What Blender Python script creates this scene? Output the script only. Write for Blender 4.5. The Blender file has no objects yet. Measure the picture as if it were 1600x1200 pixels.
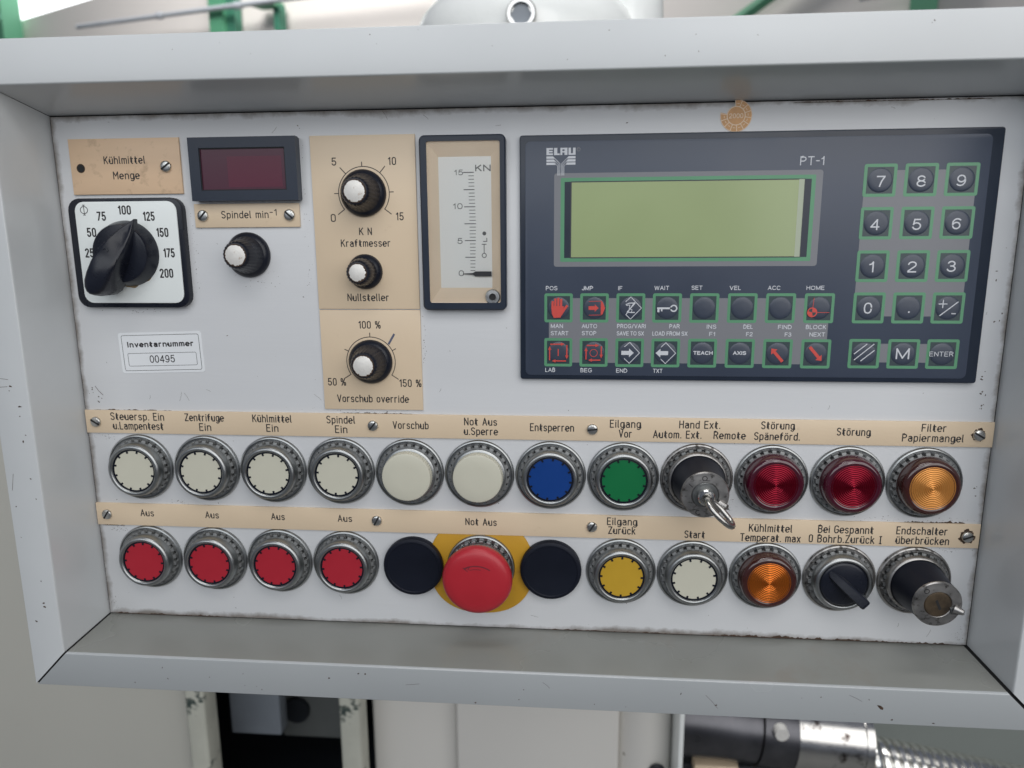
import bpy, bmesh, math, random
from math import sin, cos, pi, radians as R
from mathutils import Vector, Matrix
random.seed(7)
sc = bpy.context.scene
col = sc.collection
U = 0.00076          # one drawing unit of the panel in metres (the 48 mm switch plate is 63 units)

# ------------------------------------------------------------------ camera
camd = bpy.data.cameras.new("camera")
cam = bpy.data.objects.new("camera", camd); col.objects.link(cam)
ex, ey, ez = (.99653, .08303, -.00597), (-.01011, .19188, .98137), (.08263, -.97790, .19205)
cam.matrix_world = Matrix(((ex[0], ey[0], ez[0], 0.02657), (ex[1], ey[1], ez[1], -0.31451),
                           (ex[2], ey[2], ez[2], 0.06177), (0, 0, 0, 1)))
camd.sensor_width = 36; camd.lens = 25.38
camd.clip_start = 0.01; camd.clip_end = 100
camd.dof.use_dof = True; camd.dof.focus_distance = 0.318; camd.dof.aperture_fstop = 11
sc.camera = cam

# ------------------------------------------------------------------ light: dim hall, big window front right
w = bpy.data.worlds.new("World"); sc.world = w; w.use_nodes = True
bg = w.node_tree.nodes['Background']; bg.inputs[0].default_value = (.58, .66, .86, 1); bg.inputs[1].default_value = .17
def area(name, loc, target, sx, sy, power, color):
    l = bpy.data.lights.new(name, 'AREA'); l.shape = 'RECTANGLE'; l.size = sx; l.size_y = sy
    l.energy = power; l.color = color
    o = bpy.data.objects.new(name, l); col.objects.link(o); o.location = loc
    o.rotation_euler = (Vector(target) - Vector(loc)).to_track_quat('-Z', 'Y').to_euler()
    return o
area("hall_window_light", (.97, -1.25, .58), (.02, 0, .05), 1.35, 1.4, 12.5, (1, .985, .96))
area("front_fill_light", (-.45, -2.2, .95), (0, 0, .05), 2.6, 1.2, 19, (.93, .97, 1))  # added bluish fill, reflected in the dark surfaces; no door there
area("top_fill_light", (.10, -.70, .88), (0, 0, .12), .9, .30, 3.0, (1, .99, .97))  # added lamp near the top edge, strengthens the falloff down the panel
area("wall_fill_light", (-2.2, 3.6, 4.2), (-2.5, 6.5, 2.0), 3.5, 1.5, 235, (1, .98, .96))  # added lamp, only brightens the far hall wall
area("casting_fill_light", (.1, -.1, 2.4), (0, .4, .2), 1.6, .8, 30, (1, .99, .98))  # added lamp, brightens the white casting and the frame's top edge
sc.view_settings.view_transform = 'Standard'; sc.view_settings.look = 'None'
sc.view_settings.exposure = 0; sc.view_settings.gamma = 1

# ------------------------------------------------------------------ materials
MATS = {}
def mat(name, color, rough=.5, metal=0., coat=0., var=0., vscale=60., bump=0., bscale=400., spec=.5,
        stain=None, sscale=25., smin=.6, smax=.75, stretch=(1, 1, 1), aniso=0., wear=None):
    m = bpy.data.materials.new(name); m.use_nodes = True; nt = m.node_tree; N = nt.nodes; L = nt.links
    b = N['Principled BSDF']
    b.inputs['Roughness'].default_value = rough; b.inputs['Metallic'].default_value = metal
    b.inputs['Coat Weight'].default_value = coat; b.inputs['Coat Roughness'].default_value = .08
    b.inputs['Specular IOR Level'].default_value = spec
    c = (*color, 1)
    tc = N.new('ShaderNodeTexCoord'); mp = N.new('ShaderNodeMapping'); mp.inputs['Scale'].default_value = stretch
    L.new(tc.outputs['Object'], mp.inputs[0]); src = None
    rgb = N.new('ShaderNodeRGB'); rgb.outputs[0].default_value = c; src = rgb.outputs[0]
    if var:
        n = N.new('ShaderNodeTexNoise'); n.inputs['Scale'].default_value = vscale; n.inputs['Detail'].default_value = 5
        L.new(mp.outputs[0], n.inputs['Vector'])
        mr = N.new('ShaderNodeMapRange'); mr.inputs['From Min'].default_value = .25; mr.inputs['From Max'].default_value = .75
        mr.inputs['To Min'].default_value = 1 - var; mr.inputs['To Max'].default_value = 1 + var
        L.new(n.outputs[0], mr.inputs[0])
        mx = N.new('ShaderNodeVectorMath'); mx.operation = 'SCALE'
        L.new(src, mx.inputs[0]); L.new(mr.outputs[0], mx.inputs['Scale']); src = mx.outputs[0]
        r2 = N.new('ShaderNodeMapRange'); r2.inputs['To Min'].default_value = max(.03, rough - .08); r2.inputs['To Max'].default_value = min(1, rough + .1)
        L.new(n.outputs[0], r2.inputs[0]); L.new(r2.outputs[0], b.inputs['Roughness'])
    if stain:
        n = N.new('ShaderNodeTexNoise'); n.inputs['Scale'].default_value = sscale; n.inputs['Detail'].default_value = 8
        n.inputs['Roughness'].default_value = .62
        L.new(tc.outputs['Object'], n.inputs['Vector'])
        mr = N.new('ShaderNodeMapRange'); mr.inputs['From Min'].default_value = smin; mr.inputs['From Max'].default_value = smax
        L.new(n.outputs[0], mr.inputs[0])
        mx = N.new('ShaderNodeMix'); mx.data_type = 'RGBA'; mx.inputs['B'].default_value = (*stain, 1)
        L.new(src, mx.inputs['A']); L.new(mr.outputs[0], mx.inputs['Factor']); src = mx.outputs['Result']
    L.new(src, b.inputs['Base Color'])
    if bump:
        n = N.new('ShaderNodeTexNoise'); n.inputs['Scale'].default_value = bscale; n.inputs['Detail'].default_value = 4
        L.new(mp.outputs[0], n.inputs['Vector'])
        bp = N.new('ShaderNodeBump'); bp.inputs['Strength'].default_value = bump; bp.inputs['Distance'].default_value = .0004
        L.new(n.outputs[0], bp.inputs['Height']); L.new(bp.outputs[0], b.inputs['Normal'])
    MATS[name] = m
    return m

M = {}
M['frame'] = mat('frame_paint', (.58, .60, .61), .22, var=.035, vscale=18, bump=.10, bscale=70, stain=(.12, .1, .08), sscale=160, smin=.77, smax=.80, spec=.55)
M['shelf_shade'] = mat('shaded_shelf_paint', (.225, .23, .215), .26, var=.07, vscale=10, bump=.08, bscale=70, stain=(.20, .17, .14), sscale=18, smin=.56, smax=.8)  # frame paint darkened to stand in for shade on the shelf
M['shelf'] = mat('shaded_bottom_rail_paint', (.385, .405, .415), .24, var=.04, vscale=12, bump=.08, bscale=70, stain=(.14, .11, .09), sscale=150, smin=.76, smax=.79, spec=.55)  # frame colour darkened for the light falling off towards the bottom
M['black_gap'] = mat('gap_shade_black', (.006, .006, .007), .9)  # black for the shade inside open gaps
M['cream'] = mat('cream_engraved_plastic', (.72, .575, .41), .34, var=.05, vscale=14, bump=.06, bscale=700, stain=(.40, .27, .16), sscale=150, smin=.66, smax=1.0)
M['cream_dirty'] = mat('soiled_cream_plastic', (.70, .50, .33), .42, var=.10, vscale=40, bump=.06, bscale=700, stain=(.26, .17, .10), sscale=170, smin=.56, smax=.92, stretch=(.4, 1.8, 1))
M['ink'] = mat('black_engraving', (.022, .02, .022), .6)
M['screw'] = mat('screw_steel', (.62, .62, .60), .3, metal=1, var=.15, vscale=300, stain=(.12, .09, .06), sscale=500, smin=.55, smax=.7)
M['rust'] = mat('rusty_grime', (.06, .035, .022), .85, var=.5, vscale=500, bump=.5, bscale=1500)
M['steel'] = mat('satin_steel', (.36, .37, .37), .33, metal=1, var=.12, vscale=160, bump=.05, bscale=1500)
M['steel_worn'] = mat('worn_steel', (.36, .35, .34), .38, metal=1, var=.25, vscale=220, stain=(.035, .028, .024), sscale=330, smin=.52, smax=.68, bump=.1, bscale=1200)
M['nut_steel'] = mat('grey_knurled_metal', (.24, .245, .245), .5, metal=.75, var=.25, vscale=160)
M['nut'] = mat('dark_knurled_metal', (.17, .175, .175), .42, metal=.9, var=.2, vscale=200)
M['pit'] = mat('black_recess', (.012, .012, .013), .7)
M['black'] = mat('black_plastic', (.010, .012, .020), .27, var=.2, vscale=80, bump=.04, bscale=900, spec=.38)
M['black_soft'] = mat('black_satin_plastic', (.006, .008, .016), .48, spec=.22, var=.15, vscale=60, bump=.05, bscale=1200)
M['navy'] = mat('dark_navy_bezel', (.016, .024, .042), .33, var=.1, vscale=60)
M['white_btn'] = mat('ivory_button_plastic', (.59, .575, .475), .3, var=.03, vscale=60, stain=(.5, .45, .34), sscale=120, smin=.62, smax=.9)
M['red_btn'] = mat('red_button_plastic', (.40, .020, .035), .3, var=.06, vscale=70)
M['red_cap'] = mat('red_mushroom_plastic', (.42, .018, .030), .38, var=.09, vscale=55, bump=.05, bscale=800, stain=(.2, .01, .015), sscale=140, smin=.66, smax=.8)
M['blue_btn'] = mat('blue_button_plastic', (.005, .045, .22), .3, var=.06, vscale=70)
M['green_btn'] = mat('green_button_plastic', (.006, .155, .05), .3, var=.06, vscale=70)
M['yellow_btn'] = mat('yellow_button_plastic', (.52, .32, .03), .3, var=.06, vscale=70)
M['yellow_plate'] = mat('yellow_backing_plastic', (.52, .28, .018), .4, var=.07, vscale=50, stain=(.35, .17, .02), sscale=90, smin=.6, smax=.8)
M['lens_red'] = mat('red_lens_plastic', (.055, .004, .014), .13, coat=.4, spec=.7)
M['lens_red_rib'] = mat('red_lens_ribs', (.20, .003, .016), .17, metal=.8)
M['lens_amber'] = mat('amber_lens_plastic', (.045, .012, .010), .13, coat=.4, spec=.7)
M['lens_amber_rib'] = mat('amber_lens_ribs', (.62, .26, .06), .22, metal=.55)
M['lens_orange_rib'] = mat('orange_lens_ribs', (.58, .15, .02), .18, metal=.8)
M['alu'] = mat('scratched_aluminium', (.80, .78, .74), .5, metal=.25, var=.08, vscale=300, bump=.25, bscale=1800, stain=(.35, .22, .12), sscale=420, smin=.60, smax=.8)
M['scale_white'] = mat('white_scale_plate', (.80, .84, .83), .35, var=.02, vscale=40)
M['meter_white'] = mat('meter_dial_white', (.90, .90, .88), .5)
M['meter_cream'] = mat('cream_meter_funnel', (.84, .69, .53), .4, var=.04, vscale=50)
M['membrane'] = mat('slate_membrane', (.046, .060, .094), .38, spec=.6, var=.08, vscale=30, bump=.03, bscale=1500)
M['membrane_grey'] = mat('grey_print', (.20, .205, .225), .38)
M['membrane_green'] = mat('green_print', (.105, .30, .165), .34, var=.05, vscale=80)
M['key_dark'] = mat('key_membrane', (.028, .050, .058), .36, spec=.6)
M['key_dome'] = mat('key_dome_membrane', (.040, .052, .080), .36, spec=.6)
M['print_white'] = mat('white_print', (.62, .64, .68), .4)
M['print_red'] = mat('red_print', (.62, .075, .06), .4)
M['lcd'] = mat('green_lcd', (.33, .40, .20), .20, var=.07, vscale=14, spec=.55)
M['led_glass'] = mat('dark_red_filter', (.075, .022, .040), .24, spec=.45)
M['led_block'] = mat('led_module', (.16, .015, .035), .3)
M['sticker'] = mat('white_sticker', (.78, .80, .82), .35)
M['orange'] = mat('orange_sticker', (.66, .36, .16), .5, var=.12, vscale=250)
M['orange_light'] = mat('pale_sticker_lines', (.86, .70, .52), .5)
M['wall'] = mat('hall_wall_paint', (.80, .76, .72), .8, var=.03, vscale=.6)
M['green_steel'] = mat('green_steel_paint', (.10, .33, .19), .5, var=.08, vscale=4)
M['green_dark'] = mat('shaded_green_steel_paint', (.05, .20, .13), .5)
M['pipe'] = mat('grey_pipe_paint', (.48, .51, .55), .45)
M['machine_white'] = mat('machine_white_paint', (.84, .86, .84), .18, bump=.6, bscale=150, var=.02)
M['machine_cream'] = mat('machine_cream_paint', (.50, .49, .44), .45, var=.03, vscale=6, stain=(.2, .17, .13), sscale=60, smin=.74, smax=.78)
M['machine_pale'] = mat('machine_pale_paint', (.66, .64, .60), .4, var=.03, vscale=6, stain=(.2, .17, .13), sscale=60, smin=.73, smax=.77)
M['chipped'] = mat('chipped_machine_paint', (.50, .50, .43), .5, var=.1, vscale=30, stain=(.03, .05, .045), sscale=45, smin=.60, smax=.66)
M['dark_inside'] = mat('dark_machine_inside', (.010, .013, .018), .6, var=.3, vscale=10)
M['bracket'] = mat('grey_bracket_paint', (.26, .29, .33), .4, var=.15, vscale=20)
M['chrome'] = mat('chromed_steel', (.62, .61, .59), .20, metal=1, var=.1, vscale=30, stain=(.05, .03, .025), sscale=45, smin=.56, smax=.66)
M['key_steel'] = mat('handled_key_steel', (.42, .41, .39), .26, metal=1, var=.15, vscale=200)
M['chrome_dark'] = mat('oily_dark_steel', (.10, .10, .11), .3, metal=.8, var=.3, vscale=40)
M['floor'] = mat('hall_floor', (.22, .22, .21), .5, var=.1, vscale=2)

# plate paint with grime creeping in from its edge and round the fittings
def plate_material():
    m = mat('plate_paint', (.655, .665, .68), .34, var=.05, vscale=9, bump=.10, bscale=260, stretch=(.25, 3, 1))
    nt = m.node_tree; N = nt.nodes; L = nt.links; b = N['Principled BSDF']
    src = b.inputs['Base Color'].links[0].from_socket
    tc = N.new('ShaderNodeTexCoord'); sx = N.new('ShaderNodeSeparateXYZ'); L.new(tc.outputs['Object'], sx.inputs[0])
    def mth(op, a, bb=None):
        n = N.new('ShaderNodeMath'); n.operation = op
        for i, v in enumerate((a, bb)):
            if v is None: continue
            if isinstance(v, (int, float)): n.inputs[i].default_value = v
            else: L.new(v, n.inputs[i])
        return n.outputs[0]
    dx = mth('SUBTRACT', 268.5 * U, mth('ABSOLUTE', mth('SUBTRACT', sx.outputs[0], 2.4 * U)))
    dy = mth('SUBTRACT', 155 * U, mth('ABSOLUTE', mth('ADD', sx.outputs[1], 1.1 * U)))
    d = mth('DIVIDE', mth('MINIMUM', dx, dy), U)          # units from the plate's edge
    n = N.new('ShaderNodeTexNoise'); n.inputs['Scale'].default_value = 130; n.inputs['Detail'].default_value = 8; n.inputs['Roughness'].default_value = .65
    L.new(tc.outputs['Object'], n.inputs['Vector'])
    n2 = N.new('ShaderNodeTexNoise'); n2.inputs['Scale'].default_value = 22; n2.inputs['Detail'].default_value = 2
    L.new(tc.outputs['Object'], n2.inputs['Vector'])
    reach = mth('MULTIPLY', mth('SUBTRACT', mth('ADD', n.outputs[0], n2.outputs[0]), .72), 7.)
    f = mth('SUBTRACT', reach, d)
    mr = N.new('ShaderNodeMapRange'); mr.inputs['From Min'].default_value = -1.2; mr.inputs['From Max'].default_value = 2.2; mr.inputs['To Max'].default_value = .8
    L.new(f, mr.inputs[0])
    mx = N.new('ShaderNodeMix'); mx.data_type = 'RGBA'; mx.inputs['B'].default_value = (.13, .10, .075, 1)
    L.new(src, mx.inputs['A']); L.new(mr.outputs[0], mx.inputs['Factor'])
    # small specks and scuffs
    n3 = N.new('ShaderNodeTexNoise'); n3.inputs['Scale'].default_value = 300; n3.inputs['Detail'].default_value = 3
    L.new(tc.outputs['Object'], n3.inputs['Vector'])
    m3 = N.new('ShaderNodeMapRange'); m3.inputs['From Min'].default_value = .745; m3.inputs['From Max'].default_value = .78; m3.inputs['To Max'].default_value = .8
    L.new(n3.outputs[0], m3.inputs[0])
    mx2 = N.new('ShaderNodeMix'); mx2.data_type = 'RGBA'; mx2.inputs['B'].default_value = (.12, .09, .07, 1)
    L.new(mx.outputs['Result'], mx2.inputs['A']); L.new(m3.outputs[0], mx2.inputs['Factor'])
    L.new(mx2.outputs['Result'], b.inputs['Base Color'])
    return m
M['plate'] = plate_material()

def emit(name, color, s):
    m = bpy.data.materials.new(name); m.use_nodes = True; nt = m.node_tree
    nt.nodes.remove(nt.nodes['Principled BSDF']); e = nt.nodes.new('ShaderNodeEmission')
    e.inputs[0].default_value = (*color, 1); e.inputs[1].default_value = s
    nt.links.new(e.outputs[0], nt.nodes['Material Output'].inputs[0]); return m
M['window_glow'] = emit('daylit_window', (.97, .98, 1), 3.0)
def glass_mat(name, tint, rough=.03):
    m = bpy.data.materials.new(name); m.use_nodes = True; nt = m.node_tree; N = nt.nodes; L = nt.links
    N.remove(N['Principled BSDF'])
    t = N.new('ShaderNodeBsdfTransparent'); t.inputs[0].default_value = (*tint, 1)
    g = N.new('ShaderNodeBsdfGlossy'); g.inputs['Roughness'].default_value = rough
    f = N.new('ShaderNodeFresnel'); f.inputs['IOR'].default_value = 1.45
    x = N.new('ShaderNodeMixShader'); L.new(f.outputs[0], x.inputs[0]); L.new(t.outputs[0], x.inputs[1]); L.new(g.outputs[0], x.inputs[2])
    L.new(x.outputs[0], N['Material Output'].inputs[0]); return m
M['pane'] = glass_mat('clear_pane', (.97, .98, .98), .12)

# ------------------------------------------------------------------ mesh helpers (drawing units; x right, y up, z towards the viewer)
class MB:
    def __init__(s): s.v = []; s.f = []
    def add(s, vs, fs):
        k = len(s.v); s.v += [tuple(p) for p in vs]; s.f += [tuple(i + k for i in f) for f in fs]; return s
    def box(s, x0, x1, y0, y1, z0, z1, bev=0., rad=0., seg=5):
        """plate with rounded plan corners (rad) and a small chamfer on the front edge (bev)"""
        return s.prism(rrect(x0, x1, y0, y1, rad, seg), z0, z1, bev)
    def prism(s, pts, z0, z1, bev=0.):
        n = len(pts); rings = [(pts, z0)]
        if bev:
            cx = sum(p[0] for p in pts) / n; cy = sum(p[1] for p in pts) / n
            for q, zz in ((0, 1), (.3, .3), (1, 0)):
                rings.append(([inset(pts, i, bev * q) for i in range(n)], z1 - bev * zz))
        else: rings.append((pts, z1))
        vs = [(p[0], p[1], z) for r, z in rings for p in r]; fs = []
        for k in range(len(rings) - 1):
            for i in range(n):
                j = (i + 1) % n; fs.append((k * n + i, k * n + j, (k + 1) * n + j, (k + 1) * n + i))
        fs.append(tuple(range(n))[::-1]); fs.append(tuple(range((len(rings) - 1) * n, len(rings) * n)))
        return s.add(vs, fs)
    def lathe(s, prof, n=48, mod=None, cx=0, cy=0):
        """prof: (r, z) from outside/bottom to the axis; mod(k, angle) scales the radius"""
        vs = []; fs = []; m = len(prof)
        for k, (r, z) in enumerate(prof):
            for i in range(n):
                a = 2 * pi * i / n; q = mod(k, i, n) if mod else 1
                vs.append((cx + r * q * cos(a), cy + r * q * sin(a), z))
        for k in range(m - 1):
            for i in range(n):
                j = (i + 1) % n; fs.append((k * n + i, k * n + j, (k + 1) * n + j, (k + 1) * n + i))
        if prof[-1][0] > .001: fs.append(tuple(range((m - 1) * n, m * n)))
        return s.add(vs, fs)
    def tube(s, pts, r, n=12, cap=True):
        vs = []; fs = []; P = [Vector(p) for p in pts]; up = None
        for i, p in enumerate(P):
            t = ((P[i + 1] if i < len(P) - 1 else p) - (P[i - 1] if i else p)).normalized()
            if up is None: up = t.orthogonal().normalized()
            a = (up - t * up.dot(t)).normalized(); up = a; b = t.cross(a)
            rr = r[i] if isinstance(r, (list, tuple)) else r
            for k in range(n): vs.append(p + (a * cos(2 * pi * k / n) + b * sin(2 * pi * k / n)) * rr)
        for i in range(len(P) - 1):
            for k in range(n):
                j = (k + 1) % n; fs.append((i * n + k, i * n + j, (i + 1) * n + j, (i + 1) * n + k))
        if cap: fs.append(tuple(range(n))[::-1]); fs.append(tuple(range((len(P) - 1) * n, len(P) * n)))
        return s.add(vs, fs)
    def flat(s, pts, z): return s.add([(p[0], p[1], z) for p in pts], [tuple(range(len(pts)))])
    def ribbon(s, pts, wd, z, closed=False):
        pts = [Vector((p[0], p[1])) for p in pts]
        if not closed:
            for i in range(1, len(pts) - 1):      # a sharp corner ends one stroke and starts the next
                u_ = pts[i] - pts[i - 1]; v_ = pts[i + 1] - pts[i]
                if u_.length > 1e-6 and v_.length > 1e-6 and u_.normalized().dot(v_.normalized()) < .25:
                    s.ribbon(pts[:i + 1], wd, z); return s.ribbon(pts[i:], wd, z + .006)
        n = len(pts); h = wd / 2; vs = []; fs = []
        for i, p in enumerate(pts):
            a = pts[i - 1] if (i or closed) else None; b = pts[(i + 1) % n] if (i < n - 1 or closed) else None
            d0 = (p - a).normalized() if a is not None else None; d1 = (b - p).normalized() if b is not None else None
            if d0 is None: d0 = d1
            if d1 is None: d1 = d0
            t = (d0 + d1); t = t.normalized() if t.length > .2 else d1
            q = h / max(.45, t.dot(d1)); nn = Vector((-t.y, t.x)) * q
            e = Vector((0, 0))
            if not closed and i == 0: e = -d1 * h * .7
            if not closed and i == n - 1: e = d0 * h * .7
            vs += [(*(p + nn + e), z), (*(p - nn + e), z)]
        m = n if closed else n - 1
        for i in range(m):
            j = (i + 1) % n; fs.append((2 * i, 2 * i + 1, 2 * j + 1, 2 * j))
        return s.add(vs, fs)
    def mesh(s, name, m, angle=35, scale=U, smooth=True):
        me = bpy.data.meshes.new(name); me.from_pydata([(x * scale, y * scale, z * scale) for x, y, z in s.v], [], s.f)
        me.materials.append(m); bm = bmesh.new(); bm.from_mesh(me)
        bmesh.ops.recalc_face_normals(bm, faces=bm.faces); bm.to_mesh(me); bm.free()
        if smooth:
            me.polygons.foreach_set('use_smooth', [True] * len(me.polygons)); me.set_sharp_from_angle(angle=R(angle))
        me.update(); return me

def inset(pts, i, d):
    n = len(pts); p = Vector(pts[i]); a = (p - Vector(pts[i - 1])); b = (Vector(pts[(i + 1) % n]) - p)
    a = a.normalized() if a.length > 1e-9 else b.normalized(); b = b.normalized() if b.length > 1e-9 else a
    t = (a + b).normalized(); q = d / max(.4, t.dot(b)); return (p.x - t.y * q, p.y + t.x * q)
def rrect(x0, x1, y0, y1, r, seg=5):
    if r <= 0: return [(x0, y0), (x1, y0), (x1, y1), (x0, y1)]
    o = []
    for cx, cy, a0 in ((x1 - r, y0 + r, -90), (x1 - r, y1 - r, 0), (x0 + r, y1 - r, 90), (x0 + r, y0 + r, 180)):
        o += [(cx + r * cos(R(a0 + 90 * k / seg)), cy + r * sin(R(a0 + 90 * k / seg))) for k in range(seg + 1)]
    return o
def circ(cx, cy, r, n=32, a0=0, a1=360):
    full = abs(a1 - a0) >= 360
    return [(cx + r * cos(R(a0 + (a1 - a0) * k / (n if full else n - 1))), cy + r * sin(R(a0 + (a1 - a0) * k / (n if full else n - 1)))) for k in range(n)]

def W(x, y, z=0): return (x * U, -z * U, y * U)
def tag(o, label=None, cat=None, group=None, kind=None):
    if label: o['label'] = label
    if cat: o['category'] = cat
    if group: o['group'] = group
    if kind: o['kind'] = kind
    return o
def thing(name, x, y, z, label, cat, group=None):
    o = bpy.data.objects.new(name, None); col.objects.link(o); o.location = W(x, y, z); o.rotation_euler = (pi / 2, 0, 0)
    o.empty_display_size = .01
    return tag(o, label, cat, group)
def part(name, mb, m, parent, label=None, angle=35, z=0, smooth=True):
    me = mb.mesh(name, m, angle, smooth=smooth) if isinstance(mb, MB) else mb
    o = bpy.data.objects.new(name, me); col.objects.link(o); o.parent = parent
    if z: o.location.z = z * U
    if label: o['label'] = label
    return o
def copy_tree(o, parent=None):
    kids = [c for c in o.children]
    c = o.copy(); col.objects.link(c); c.parent = parent
    for k in kids: copy_tree(k, c)
    return c
def recolor(root, name, m):
    for c in root.children:
        if c.name.split('.')[0] == name:
            c.material_slots[0].link = 'OBJECT'; c.material_slots[0].material = m
def kid(root, name):
    return [c for c in root.children if c.name.split('.')[0] == name]

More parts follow.
